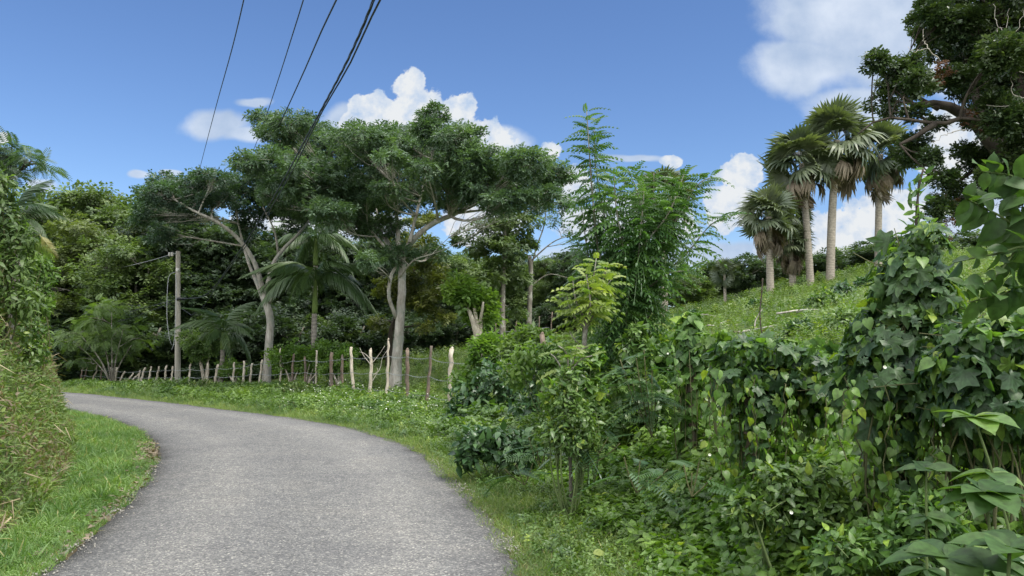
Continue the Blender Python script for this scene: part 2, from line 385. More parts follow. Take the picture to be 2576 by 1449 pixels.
PINN_BIG = [T_pinnate(7, ll=0.29, droop=d, hang=h, leaflet=T_leaf([(0, 0), (0.35, 0.24), (0.75, 0.17), (1, 0)], 0.2, 0.2)) for d, h in ((0.2, 0.25), (0.45, 0.35), (0.75, 0.4))]
FEATHER = [T_pinnate(9, ll=0.34, droop=d, hang=0.15, leaflet=(np.array([(0, 0, 0), (0.13, .5, 0), (0, 1, 0), (-.13, .5, 0)], float), [(0, 1, 2, 3)])) for d in (0.2, 0.5)]
def T_spray(seed, n=7, up=0.35, tm=LEAF2, size=0.5):
    r = np.random.RandomState(seed); lst = []
    for i in range(n):
        a = i * 2.4 + r.rand() * 0.5; t = (i + 0.5) / n
        d = (math.cos(a) * (1 - 0.4 * t), math.sin(a) * (1 - 0.4 * t) + 0.3, up * (r.rand() - 0.35))
        lst.append(T_place(tm, (0.1 * math.cos(a), 0.1 + 0.55 * t, 0.1 * r.randn()), d, (0.3 * r.randn(), 0.3 * r.randn(), 1), size * (0.8 + 0.4 * r.rand())))
    return T_merge(lst)
SPRAY = [T_spray(s, 8, size=0.55) for s in range(5)]
SPRAY5 = [T_spray(s, 5, size=0.55) for s in range(5)]
OAKSPRAY = [T_spray(s, 8, size=0.42, tm=(np.array([(0, 0, 0), (0.2, 0.3, 0.05), (0.22, .75, 0.03), (0, 1, -0.05), (-.22, .75, 0.03), (-0.2, .3, 0.05)], float), [(0, 1, 2, 3), (0, 3, 4, 5)])) for s in range(5)]
def T_weed(seed, levels=5, leaf=OVATE, ls=0.34, stem=True, spread=1.0):
    r = np.random.RandomState(seed); lst = []
    for k in range(levels):
        z = 0.18 + 0.8 * k / (levels - 1); a0 = k * 1.57 + r.rand() * 0.6
        for s in range(2):
            a = a0 + s * math.pi + 0.3 * r.randn(); el = 0.35 + 0.5 * (k / levels) + 0.2 * r.randn()
            d = np.array([math.cos(a) * spread, math.sin(a) * spread, el * 0.7])
            lst.append(T_place(leaf, (0.02 * math.cos(a), 0.02 * math.sin(a), z), d, (-d[0] * 0.5, -d[1] * 0.5, 1), ls * (1.1 - 0.45 * k / levels) * (0.8 + 0.4 * r.rand())))
    if stem:
        w_ = 0.012
        lst.append((np.array([(-w_, 0, 0), (w_, 0, 0), (w_ * .5, 0, 1), (-w_ * .5, 0, 1), (0, -w_, 0), (0, w_, 0), (0, w_ * .5, 1), (0, -w_ * .5, 1)], float), [(0, 1, 2, 3), (4, 5, 6, 7)]))
    V, F = T_merge(lst)
    # stand it along +Y so that it can be scattered like a leaf (length axis = up)
    return V[:, [0, 2, 1]] * np.array([1, 1, -1]), F
WEED = [T_weed(s) for s in range(6)]
WEED_LO = [T_weed(s, 4, LEAF2, 0.42, False) for s in range(5)]
WEED_HEART = [T_weed(s, 4, HEART, 0.36) for s in range(20, 24)]

def scatter(name, tmpls, pos, d, n, s, mat, rnd, seed=0, jitter=0.12, origin=(0, 0, 0)):
    """one mesh of many small leaves"""
    pos = np.asarray(pos, float) - np.asarray(origin, float)
    K = len(pos); d = nrm(d); n = np.asarray(n, float)
    n = nrm(n - d * np.sum(n * d, 1, keepdims=True)); x = np.cross(d, n)
    s = np.broadcast_to(np.asarray(s, float), (K,))
    rr = np.random.RandomState(seed + 77)
    which = rr.randint(0, len(tmpls), K)
    Vs = []; Ls = []; Ss = []; Rs = []; off = 0
    for ti, (TV, TF) in enumerate(tmpls):
        idx = np.nonzero(which == ti)[0]
        if len(idx) == 0: continue
        m = len(idx); nv = len(TV)
        W = (TV[None, :, 0:1] * x[idx][:, None, :] + TV[None, :, 1:2] * d[idx][:, None, :] + TV[None, :, 2:3] * n[idx][:, None, :]) * s[idx][:, None, None] + pos[idx][:, None, :]
        Vs.append(W.reshape(-1, 3))
        lp = np.concatenate([np.array(f) for f in TF]); sz = np.array([len(f) for f in TF])
        Ls.append((lp[None, :] + (np.arange(m) * nv)[:, None] + off).ravel()); Ss.append(np.tile(sz, m))
        Rs.append(np.repeat(rnd[idx], nv))
        off += m * nv
    R = np.clip(np.concatenate(Rs), 0, 1)
    return raw_mesh(name, np.concatenate(Vs), np.concatenate(Ss), np.concatenate(Ls), mat, R)

class Tubes:
    def __init__(s): s.V = []; s.L = []; s.S = []; s.o = 0; s.R = []
    def add(s, pts, rad, sides=7, rough=0.0, rng=None, cap=True):
        pts = np.asarray(pts, float); n = len(pts)
        rad = np.broadcast_to(np.asarray(rad, float), (n,))
        tan = np.gradient(pts, axis=0); tan = nrm(tan)
        ref = np.array([0.0, 0, 1]) if abs(tan[0][2]) < 0.8 else np.array([1.0, 0, 0])
        u = np.zeros((n, 3)); prev = ref
        for i in range(n):
            a = prev - tan[i] * np.dot(prev, tan[i])
            if np.linalg.norm(a) < 1e-5: a = np.array([0.3, 0.5, 0.2]) - tan[i] * np.dot(np.array([0.3, 0.5, 0.2]), tan[i])
            u[i] = a / np.linalg.norm(a); prev = u[i]
        v = np.cross(tan, u)
        th = np.linspace(0, 2 * math.pi, sides, endpoint=False)
        rr = rad[:, None] * np.ones((1, sides))
        if rough and rng is not None:
            rr = rr * (1 + rough * rng.randn(n, sides))
            lob = 1 + rough * 1.2 * np.sin(th * 3 + rng.rand() * 6)[None, :]; rr = rr * lob
        W = pts[:, None, :] + rr[:, :, None] * (np.cos(th)[None, :, None] * u[:, None, :] + np.sin(th)[None, :, None] * v[:, None, :])
        s.V.append(W.reshape(-1, 3))
        i = np.arange(n - 1)[:, None] * sides; j = np.arange(sides)[None, :]; j2 = (j + 1) % sides
        q = np.stack([i + j, i + j2, i + sides + j2, i + sides + j], -1).reshape(-1) + s.o
        s.L.append(q); s.S.append(np.full((n - 1) * sides, 4))
        if cap:
            s.L.append(np.arange(sides)[::-1] + s.o); s.S.append(np.array([sides]))
            s.L.append(np.arange(sides) + (n - 1) * sides + s.o); s.S.append(np.array([sides]))
        s.o += n * sides
    def mesh(s, name, mat, origin=(0, 0, 0), smooth=True):
        V = np.concatenate(s.V) - np.asarray(origin, float)
        return raw_mesh(name, V, np.concatenate(s.S), np.concatenate(s.L), mat, None, smooth)

def spline(pts, n):
    """Catmull-Rom through pts (k,m) -> n points evenly by arc"""
    p = np.asarray(pts, float); k = len(p)
    if k == 2: return p[0] + np.linspace(0, 1, n)[:, None] * (p[1] - p[0])
    q = np.vstack([2 * p[0] - p[1], p, 2 * p[-1] - p[-2]]); out = []
    for i in range(k - 1):
        a, b, c, d = q[i:i + 4]; t = np.linspace(0, 1, 24, endpoint=False)[:, None]
        out.append(0.5 * ((2 * b) + (c - a) * t + (2 * a - 5 * b + 4 * c - d) * t ** 2 + (3 * b - a - 3 * c + d) * t ** 3))
    out.append(p[-1:]); o = np.vstack(out)
    L = np.r_[0, np.cumsum(np.linalg.norm(np.diff(o, axis=0), axis=1))]
    s = np.linspace(0, L[-1], n)
    return np.stack([np.interp(s, L, o[:, j]) for j in range(o.shape[1])], 1)

def vnoise(x, y, sc, seed=0):
    x = np.asarray(x, float) * sc; y = np.asarray(y, float) * sc
    xi = np.floor(x).astype(int); yi = np.floor(y).astype(int); fx = x - xi; fy = y - yi
    fx = fx * fx * (3 - 2 * fx); fy = fy * fy * (3 - 2 * fy)
    tab = np.random.RandomState(seed).rand(256, 256)
    g = lambda a, b: tab[a % 256, b % 256]
    return (g(xi, yi) * (1 - fx) + g(xi + 1, yi) * fx) * (1 - fy) + (g(xi, yi + 1) * (1 - fx) + g(xi + 1, yi + 1) * fx) * fy

def sdist(X, Y, poly):
    """signed distance to polyline, positive on its left side (walking order)"""
    X = np.asarray(X, float); Y = np.asarray(Y, float)
    best = np.full(X.shape, 1e9); sg = np.ones(X.shape)
    for (x0, y0), (x1, y1) in zip(poly[:-1], poly[1:]):
        dx, dy = x1 - x0, y1 - y0; L2 = dx * dx + dy * dy
        t = np.clip(((X - x0) * dx + (Y - y0) * dy) / L2, 0, 1)
        ex, ey = X - (x0 + t * dx), Y - (y0 + t * dy); d = np.hypot(ex, ey)
        cr = dx * (Y - y0) - dy * (X - x0)
        m = d < best - 1e-9
        best = np.where(m, d, best); sg = np.where(m, np.where(cr >= 0, 1, -1), sg)
    return best * sg

# ------------------------------------------------------------------ layout curves
inner = [(-3.25, -30), (-3.2, -4), (-3.3, 2)] + [G0(*p) for p in ((90, 1449), (200, 1370), (290, 1290), (350, 1230), (385, 1170), (388, 1130), (365, 1100), (330, 1077), (285, 1060), (235, 1047))] + [(-13.8, 22.6), (-19, 26.5), (-30, 33), (-60, 48)]
outer = [(0.45, -30), (0.35, -4), (0.2, 2)] + [G0(*p) for p in ((1320, 1449), (1290, 1400), (1240, 1320), (1180, 1250), (1110, 1180), (1050, 1135), (960, 1100), (880, 1077), (800, 1062), (700, 1047), (600, 1035), (450, 1016), (300, 1000), (165, 987))] + [(-30, 38.5), (-60, 54)]
INN = spline(inner, 110); OUT = spline(outer, 110)
FOOT = spline([(-4.6, -30), (-4.6, 0), (-4.65, 5), (-4.8, 7.2), (-5.5, 8.9), (-7.2, 12.4), (-9.15, 15.8), (-11.05, 18.6), (-14.5, 23.1), (-20.3, 27.6), (-31, 34), (-61, 49)], 90)
def gp(px, Z): return ((px - CX) / FPX * Z / cP * 1.0, Z)
FENCEZ = ([150, 210, 300, 450, 600, 800, 900, 1000, 1135, 1260, 1370, 1530, 1730], [38, 36, 34, 32, 30.3, 28, 26, 23.5, 20, 17.5, 15.5, 13, 10.2])
fence_pts = [(-45, 52), (-30, 43.5)] + [((p - CX) / FPX * z, z) for p, z in zip(*FENCEZ)] + [(2.75, 7.5), (3.0, 4.5), (3.1, 0), (3.2, -30)]
FEN = spline(fence_pts, 90)
hc_u = [-2, -0.45, -0.25, -0.147, -0.05, 0.083, 0.186, 0.26, 0.334, 0.478, 0.57, 0.8, 3]
hc_z = [0.3, 0.3, 0.9, 1.85, 2.4, 3.1, 4.1, 5.2, 6.3, 7.5, 8.0, 8.6, 9.0]
def H(X, Y):
    X = np.asarray(X, float); Y = np.asarray(Y, float)
    u = X / np.maximum(Y, 3.0)
    df = sdist(X, Y, FEN)          # walking from far left to near right, field is on the left side
    hc = np.interp(u, hc_u, hc_z)
    D = np.interp(u, [-0.5, -0.147, 0.083, 0.334, 0.6, 1.5], [18, 22, 32, 41, 44, 40])
    t = np.clip(df / D, 0, 1)
    z = hc * (t * (1.25 - 0.25 * t))
    z = z + np.clip(df, 0, 1.5) * 0.12 * (vnoise(X, Y, 0.35, 3) - 0.5) * 2 + 0.05 * (vnoise(X, Y, 1.1, 4) - 0.5) * np.clip(df + 2, 0, 1)
    db = sdist(X, Y, FOOT)         # walking away from the camera, bank on the left
    wob = (0.30 * (vnoise(X, Y, 0.7, 9) - 0.5) + 0.16 * (vnoise(X, Y, 2.3, 10) - 0.5)) * np.clip(db * 2, 0, 1)
    s = np.clip((db + wob) / 1.30, 0, 1)
    bank = 3.7 * (s ** 0.78) + np.clip(db - 1.5, 0, 12) * 0.16
    top = np.interp(Y, [-5, 8, 14, 24, 32], [1.0, 1.0, 1.0, 0.85, 0.7])
    return z + np.where(db > 0, bank * top, 0)
def Hs(x, y): return float(H(np.array([x]), np.array([y]))[0])

# ------------------------------------------------------------------ ground sheet
def axis(segs):
    o = []
    for a, b, st in segs: o += list(np.arange(a, b, st))
    return np.array(o + [segs[-1][1]])
ax = axis([(-900, -200, 100), (-200, -60, 14), (-60, -24, 3), (-24, -13, 0.5), (-13, -3, 0.1), (-3, 6, 0.25), (6, 30, 0.8), (30, 100, 5), (100, 200, 20), (200, 900, 100)])
ay = axis([(-200, -40, 40), (-40, 0, 4), (0, 4, 0.8), (4, 26, 0.22), (26, 60, 0.7), (60, 120, 6), (120, 300, 30), (300, 1500, 200)])
GX, GY = np.meshgrid(ax, ay); GZ = H(GX, GY)
# keep the sheet just under the road
ri = sdist(GX, GY, INN); ro = sdist(GX, GY, OUT)
onroad = (ri < 0.05) & (ro > -0.05)
GZ = np.where(onroad, -0.03, GZ)
nx, ny = len(ax), len(ay)
i = np.arange(ny - 1)[:, None] * nx; j = np.arange(nx - 1)[None, :]
q = np.stack([i + j, i + j + 1, i + nx + j + 1, i + nx + j], -1).reshape(-1)
gm, t = new_mat('ground_soil_and_grass'); nn = t.nodes; L = t.links
geo = nn.new('ShaderNodeNewGeometry')
def gnoise(sc, det, ro_=0.6):
    n = nn.new('ShaderNodeTexNoise'); n.inputs['Scale'].default_value = sc; n.inputs['Detail'].default_value = det; n.inputs['Roughness'].default_value = ro_
    L.new(geo.outputs['Position'], n.inputs['Vector']); return n.outputs[0]
def gramp(x, stops):
    r = nn.new('ShaderNodeValToRGB'); L.new(x, r.inputs[0]); e = r.color_ramp.elements
    e[0].position, e[0].color = stops[0][0], (*stops[0][1], 1); e[1].position, e[1].color = stops[-1][0], (*stops[-1][1], 1)
    for p, c in stops[1:-1]: k = e.new(p); k.color = (*c, 1)
    return r.outputs[0]
g1 = gramp(gnoise(9, 8, 0.75), [(0.35, (0.045, 0.075, 0.02)), (0.52, (0.085, 0.13, 0.035)), (0.68, (0.14, 0.17, 0.05))])
g2 = gramp(gnoise(14, 8, 0.75), [(0.35, (0.07, 0.05, 0.035)), (0.6, (0.2, 0.15, 0.10))])
at = nn.new('ShaderNodeAttribute'); at.attribute_name = 'rnd'
mxx = nn.new('ShaderNodeMix'); mxx.data_type = 'RGBA'
ma = nn.new('ShaderNodeMath'); ma.operation = 'ADD'; L.new(at.outputs['Fac'], ma.inputs[0]); 
mb = nn.new('ShaderNodeMath'); mb.operation = 'MULTIPLY_ADD'; L.new(gnoise(2.5, 5), mb.inputs[0]); mb.inputs[1].default_value = 1.2; mb.inputs[2].default_value = -0.6
L.new(mb.outputs[0], ma.inputs[1]); ma.use_clamp = True
L.new(ma.outputs[0], mxx.inputs[0]); L.new(g1, mxx.inputs[6]); L.new(g2, mxx.inputs[7])
b = nn.new('ShaderNodeBsdfPrincipled'); L.new(mxx.outputs[2], b.inputs['Base Color']); b.inputs['Roughness'].default_value = 0.95; b.inputs['Specular IOR Level'].default_value = 0.1
bp = nn.new('ShaderNodeBump'); bp.inputs['Strength'].default_value = 0.8; bp.inputs['Distance'].default_value = 0.05; L.new(gnoise(16, 8, 0.8), bp.inputs['Height']); L.new(bp.outputs[0], b.inputs['Normal'])
o = nn.new('ShaderNodeOutputMaterial'); L.new(b.outputs[0], o.inputs[0])
dbk = sdist(GX, GY, FOOT)
soil = np.clip(1 - np.minimum(np.abs(ri), np.abs(ro)) / 0.25, 0, 1) * 0.8
soil = np.where(dbk > 0, 0.55, soil); soil = np.where(onroad, 1.0, soil)
gmesh = raw_mesh('ground', np.stack([GX, GY, GZ], -1).reshape(-1, 3), np.full((ny - 1) * (nx - 1), 4), q, gm, soil.ravel(), True)
solo('ground', gmesh, kind='structure')

# ------------------------------------------------------------------ road
rm, t = new_mat('chip_seal_asphalt'); nn = t.nodes; L = t.links
geo = nn.new('ShaderNodeNewGeometry')
vo = nn.new('ShaderNodeTexVoronoi'); vo.inputs['Scale'].default_value = 75; L.new(geo.outputs['Position'], vo.inputs['Vector'])
sepc = nn.new('ShaderNodeSeparateColor'); L.new(vo.outputs['Color'], sepc.inputs[0])
c0 = gramp(sepc.outputs[0], [(0.0, (0.095, 0.095, 0.096)), (0.42, (0.142, 0.141, 0.139)), (0.80, (0.195, 0.192, 0.185)), (0.93, (0.28, 0.27, 0.25)), (1.0, (0.40, 0.385, 0.34))])
big = gramp(gnoise(0.7, 6, 0.7), [(0.32, (0.85, 0.85, 0.87)), (0.5, (1.0, 1.0, 1.0)), (0.68, (1.12, 1.10, 1.07))])
mid_ = gramp(gnoise(7, 6, 0.7), [(0.3, (0.82, 0.82, 0.83)), (0.7, (1.15, 1.15, 1.14))])
m1 = nn.new('ShaderNodeMix'); m1.data_type = 'RGBA'; m1.blend_type = 'MULTIPLY'; m1.inputs[0].default_value = 1; L.new(c0, m1.inputs[6]); L.new(big, m1.inputs[7])
m2 = nn.new('ShaderNodeMix'); m2.data_type = 'RGBA'; m2.blend_type = 'MULTIPLY'; m2.inputs[0].default_value = 1; L.new(m1.outputs[2], m2.inputs[6]); L.new(mid_, m2.inputs[7])
at = nn.new('ShaderNodeAttribute'); at.attribute_name = 'rnd'
wear = gramp(at.outputs['Fac'], [(0.0, (0.58, 0.57, 0.57)), (0.10, (0.78, 0.78, 0.79)), (0.28, (1.00, 1.00, 1.0)), (0.5, (1.16, 1.15, 1.13)), (0.75, (0.98, 0.98, 0.98)), (1.0, (0.92, 0.92, 0.92))])
m3 = nn.new('ShaderNodeMix'); m3.data_type = 'RGBA'; m3.blend_type = 'MULTIPLY'; m3.inputs[0].default_value = 1; L.new(m2.outputs[2], m3.inputs[6]); L.new(wear, m3.inputs[7])
b = nn.new('ShaderNodeBsdfPrincipled'); L.new(m3.outputs[2], b.inputs['Base Color']); b.inputs['Roughness'].default_value = 0.85; b.inputs['Specular IOR Level'].default_value = 0.25
bp = nn.new('ShaderNodeBump'); bp.inputs['Strength'].default_value = 0.9; bp.inputs['Distance'].default_value = 0.012; L.new(vo.outputs['Distance'], bp.inputs['Height']); bp.invert = True; L.new(bp.outputs[0], b.inputs['Normal'])
o = nn.new('ShaderNodeOutputMaterial'); L.new(b.outputs[0], o.inputs[0])
NS = 1500
I2 = spline(inner, NS); O2 = spline(outer, NS)
rr = np.random.RandomState(5)
def wobble(C, amp):
    tn = np.gradient(C, axis=0); tn /= np.linalg.norm(tn, axis=1, keepdims=True); nl = np.stack([-tn[:, 1], tn[:, 0]], 1)
    k = (vnoise(C[:, 0], C[:, 1], 2.0, 11) - 0.5) * amp * 2 + (vnoise(C[:, 0], C[:, 1], 9.0, 12) - 0.5) * amp + (vnoise(C[:, 0], C[:, 1], 30.0, 13) - 0.5) * amp * 0.5
    return C + nl * k[:, None]
# pair each inner station with the nearest outer station so that cross-sections stay square
I2 = wobble(I2, 0.07); O2w = wobble(O2, 0.08)
K = 16
tt = np.linspace(0, 1, K + 1)
RV = I2[:, None, :] * (1 - tt)[None, :, None] + O2w[:, None, :] * tt[None, :, None]
z = 0.012 + 0.03 * np.sin(np.pi * tt)[None, :] * np.ones((NS, 1))
RV = np.concatenate([RV, z[:, :, None]], 2)
skI = np.concatenate([I2 + 0, np.full((NS, 1), -0.06)], 1)[:, None, :]; skO = np.concatenate([O2w + 0, np.full((NS, 1), -0.06)], 1)[:, None, :]
RV = np.concatenate([skI, RV, skO], 1); KK = K + 3
edge = np.r_[0, np.minimum(tt, 1 - tt), 0] * 2
i = np.arange(NS - 1)[:, None] * KK; j = np.arange(KK - 1)[None, :]
q = np.stack([i + j, i + j + 1, i + KK + j + 1, i + KK + j], -1).reshape(-1)
solo('road', raw_mesh('road', RV.reshape(-1, 3), np.full((NS - 1) * (KK - 1), 4), q, rm, np.tile(edge, (NS, 1)).ravel(), True), kind='structure')

# ------------------------------------------------------------------ stuff: grasses, weeds, gravel
def sample(curve_d, n, x0, x1, y0, y1, cond, seed, ydens=1.6):
    """random ground points, denser near the camera"""
    r = np.random.RandomState(seed); X = []; Y = []; tot = 0
    while tot < n:
        m = n * 3
        y = y0 * (y1 / y0) ** (r.rand(m) ** 1.0) if ydens > 1 else y0 + (y1 - y0) * r.rand(m)
        x = x0 + (x1 - x0) * r.rand(m)
        k = cond(x, y, r); X.append(x[k]); Y.append(y[k]); tot += k.sum()
        if len(X) > 200: break
    return np.concatenate(X)[:n], np.concatenate(Y)[:n], r
def grass(name, label, x, y, hgt, mat, r, lean=0.35, wide=1.0, cat='grass'):
    n = len(x); z = H(x, y)
    d = np.stack([lean * r.randn(n), lean * r.randn(n), np.ones(n)], 1)
    nn_ = np.stack([r.randn(n), r.randn(n), 0.3 * np.ones(n)], 1)
    rnd = np.clip(0.25 + 0.5 * vnoise(x, y, 0.9, 21) + 0.22 * r.randn(n), 0, 1)
    rare = r.rand(n) < 0.05; rnd = np.where(rare, 0.99, np.minimum(rnd, 0.88))
    me = scatter(name, BLADES, np.stack([x, y, z - 0.01], 1), d, nn_, hgt, mat, rnd)
    return solo(name, me, label, cat, kind='stuff')
# left verge
x, y, r = sample(None, 85000, -13, -2.6, 4.6, 24, lambda x, y, r: (sdist(x, y, INN) > 0.02 - 0.12 * vnoise(x, y, 3, 5)) & (sdist(x, y, FOOT) < 0.45), 1)
h = (0.035 + 0.04 * r.rand(len(x))) * (0.7 + 0.8 * vnoise(x, y, 1.5, 6)) * np.interp(y, [5, 20], [1.0, 1.8])
bare = np.exp(-(((x - G0(372, 1145)[0]) / 0.35) ** 2 + ((y - G0(372, 1145)[1]) / 0.9) ** 2)); k = r.rand(len(x)) > bare * 1.3
grass('verge_grass', 'short bright green grass between the road and the steep bank', x[k], y[k], h[k], MAT['grass'], r, 0.55)
# longer tufts on the left
r = np.random.RandomState(3); cx, cy = [], []
tx, ty, _ = sample(None, 150, -9, -3.2, 5, 18, lambda x, y, r: (sdist(x, y, INN) > 0.22) & (sdist(x, y, FOOT) < 0.6) & (sdist(x, y, FOOT) > -0.9), 8)
TX = np.repeat(tx, 34) + 0.06 * r.randn(len(tx) * 34); TY = np.repeat(ty, 34) + 0.06 * r.randn(len(tx) * 34)
grass('tall_grass', 'long arching grass tufts at the foot of the bank', TX, TY, (0.11 + 0.13 * r.rand(len(TX))), MAT['grass'], r, 0.55)
# right verge
x, y, r = sample(None, 105000, -24, 2.0, 4.4, 36, lambda x, y, r: (sdist(x, y, OUT) < 0.03 + 0.15 * vnoise(x, y, 3, 7)) & (-sdist(x, y, OUT) < 0.75 + 1.1 * r.rand(len(x))), 2)
h = (0.05 + 0.07 * r.rand(len(x))) * np.interp(-sdist(x, y, OUT), [0, 0.5, 1.3], [0.7, 1.2, 2.0]) * np.interp(y, [5, 30], [0.9, 1.7])
grass('roadside_grass', 'yellowish green grass along the fence side of the road', x, y, h, MAT['grass_right'], r, 0.6)

VERGE_WEEDS = True
def weeds(name, label, x, y, hgt, tm, mat, r, up=1.0, hi=0.9, cat='undergrowth', z=None, lean=0.3, tipp=0.03):
    n = len(x); z = (H(x, y) if z is None else z)
    d = np.stack([lean * r.randn(n), lean * r.randn(n), up * np.ones(n)], 1)
    a = r.rand(n) * 6.28
    rnd = np.clip(0.15 + 0.6 * vnoise(x, y, 0.6, 31) + 0.2 * r.randn(n), 0, hi); rnd = np.where(r.rand(n) < tipp, 0.995, rnd)
    me = scatter(name, tm, np.stack([x, y, z], 1), d, np.stack([np.cos(a), np.sin(a), 0 * a], 1), hgt, mat, rnd)
    return solo(name, me, label, cat, kind='stuff')
def mound(x, y):
    d = -sdist(x, y, OUT)
    far = np.interp(y, [4, 12, 15.5, 18.5, 24, 27, 32], [0.85, 0.80, 0.45, 0.14, 0.12, 0.30, 0.22])
    s = np.clip((d - 0.85) / 1.5, 0, 1); s = s * s * (3 - 2 * s)
    return s * far * (0.65 + 0.7 * vnoise(x, y, 1.3, 17))
# undergrowth between road and fence, and tangled beyond the near fence
x, y, r = sample(None, 30000, -22, 7.5, 2.6, 34, lambda x, y, r: (-sdist(x, y, OUT) > 0.65 + 0.6 * r.rand(len(x))) & (sdist(x, y, FEN) < np.interp(y, [3, 9, 16, 20], [1.2, 2.5, 2.5, 0.4])) & (x / y < 0.8), 12)
mz = mound(x, y)
weeds('undergrowth', 'dense leafy undergrowth between the roadside grass and the fence', x, y, (0.15 + 0.11 * r.rand(len(x))) * np.interp(y, [6, 13, 18, 24], [1, 1.35, 1.25, 1.3]) * (0.55 + 0.9 * vnoise(x, y, 1.1, 48)), WEED, MAT['under'], r, z=H(x, y) + np.maximum(mz - 0.24, -0.02) * (0.5 + 0.5 * r.rand(len(x)) ** 0.5), lean=0.45)
x, y, r = sample(None, 9500, -0.5, 6.5, 2.6, 12, lambda x, y, r: (-sdist(x, y, OUT) > 0.95) & (sdist(x, y, FEN) < 1.2) & (x / y < 0.8), 13)
weeds('creeping_vine', 'heart-leaved creeper over the roadside undergrowth', x, y, 0.15 + 0.10 * r.rand(len(x)), WEED_HEART, MAT['heart'], r, z=H(x, y) + np.maximum(mound(x, y) - 0.20, 0) * (0.7 + 0.4 * r.rand(len(x))), lean=0.7, hi=0.75)
x, y, r = sample(None, 11000, -22, 2.6, 4.2, 32, lambda x, y, r: (-sdist(x, y, OUT) > 0.12 + 0.5 * r.rand(len(x))) & (-sdist(x, y, OUT) < 1.9) & (r.rand(len(x)) < vnoise(x, y, 1.6, 18) * 1.5 - .2), 19)
weeds('verge_weeds', 'small broad leaved weeds mixed into the roadside grass', x, y, (0.06 + 0.08 * r.rand(len(x))) * np.interp(y, [5, 20], [1, 1.5]), WEED, MAT['under'], r, lean=0.5, hi=0.85, cat='weeds')
x, y, r = sample(None, 3500, -12, -2.9, 4.6, 20, lambda x, y, r: (sdist(x, y, INN) > 0.1) & (sdist(x, y, FOOT) < 0.5), 20)
weeds('clover_patches', 'small weeds growing in the short grass left of the road', x, y, 0.05 + 0.05 * r.rand(len(x)), WEED, MAT['grass'], r, lean=0.6, hi=0.85, cat='weeds')
# field and hillside weeds
x, y, r = sample(None, 30000, -12, 48, 11, 66, lambda x, y, r: (sdist(x, y, FEN) > 0.3) & (x / y > -0.30) & (x / y < 0.75) & (r.rand(len(x)) < 0.35 + 0.9 * vnoise(x, y, 0.4, 41)), 14)
weeds('pasture_weeds', 'low green weeds covering the pasture and hillside', x, y, (0.10 + 0.22 * r.rand(len(x)) ** 2) * np.interp(y, [10, 50], [0.9, 1.45]) * (0.6 + 0.9 * vnoise(x, y, 0.25, 42)), WEED_LO, MAT['field'], r, lean=0.4, cat='weeds')
x, y, r = sample(None, 46000, -12, 48, 11, 66, lambda x, y, r: (sdist(x, y, FEN) > 0.3) & (x / y > -0.30) & (x / y < 0.75), 15)
grass('pasture_grass', 'short pasture grass on the hillside', x, y, (0.10 + 0.09 * r.rand(len(x))) * np.interp(y, [10, 50], [1.0, 2.0]), MAT['field'], r, 0.7)
x, y, r = sample(None, 6500, -20, 1.5, 12, 36, lambda x, y, r: (np.abs(sdist(x, y, FEN) + 0.35) < 1.1 * r.rand(len(x)) ** 0.7) & (r.rand(len(x)) < vnoise(x, y, 0.8, 45) * 1.7 - .25), 46)
weeds('fence_weeds', 'tall scrubby weeds tangled around the feet of the fence posts', x, y, (0.30 + 0.32 * r.rand(len(x)) * vnoise(x, y, 0.9, 47) * 1.8) * np.interp(y, [15, 18, 24, 27, 31], [1, 0.5, 0.5, 0.75, 0.35]), WEED + WEED_LO, MAT['under'], r, lean=0.35, hi=0.85, cat='weeds')
x, y, r = sample(None, 1500, -6, 46, 16, 60, lambda x, y, r: (sdist(x, y, FEN) > 2.5) & (x / y > -0.15) & (x / y < 0.75) & (r.rand(len(x)) < (vnoise(x, y, 0.33, 49) - .45) * 3), 50)
weeds('hillside_scrub', 'rough darker scrub in patches on the hillside', x, y, 0.2 + 0.3 * r.rand(len(x)), WEED_LO, MAT['under'], r, lean=0.5, cat='scrub')
# bank cover
def bank_points(n, seed, d0, d1, s0=8, s1=52):
    r = np.random.RandomState(seed)
    s = s0 + (s1 - s0) * r.rand(n) ** 1.3; C = FOOT; k = s.astype(int); f = s - k
    p = C[k] * (1 - f)[:, None] + C[k + 1] * f[:, None]; tn = C[k + 1] - C[k]; tn /= np.linalg.norm(tn, axis=1, keepdims=True)
    nl = np.stack([-tn[:, 1], tn[:, 0]], 1); d = d0 + (d1 - d0) * r.rand(n) ** 1.9
    q = p + nl * d[:, None]
    return q[:, 0], q[:, 1], nl, d, r
def bank_scatter(name, label, n, seed, d0, d1, tm, size, mat, out=0.6, up=0.6, rn=0.6, tip=0.12, hi=0.84, lift=0.02, cat='ground cover'):
    x, y, nl, d, r = bank_points(n, seed, d0, d1, 28, 62)
    z = H(x, y); o = -nl
    dd = np.stack([o[:, 0] * out + rn * r.randn(n), o[:, 1] * out + rn * r.randn(n), up + rn * r.randn(n)], 1)
    nn_ = np.stack([o[:, 0] + 0.5 * r.randn(n), o[:, 1] + 0.5 * r.randn(n), 0.8 + 0.4 * r.randn(n)], 1)
    s = size * (0.6 + 0.8 * r.rand(n))
    pos = np.stack([x + o[:, 0] * lift * r.rand(n), y + o[:, 1] * lift * r.rand(n), z + lift * r.rand(n)], 1)
    rnd = np.clip(0.2 + 0.5 * vnoise(x + z, y, 1.0, 51) + 0.25 * r.randn(n), 0, hi)
    rare = r.rand(n) < tip * 1.7 * np.clip(vnoise(x, y + z * 2, 0.9, 52) * 1.6 - 0.3, 0, 1); rnd = np.where(rare, 0.99, rnd)
    solo(name, scatter(name, tm, pos, dd, nn_, s, mat, rnd), label, cat, kind='stuff')
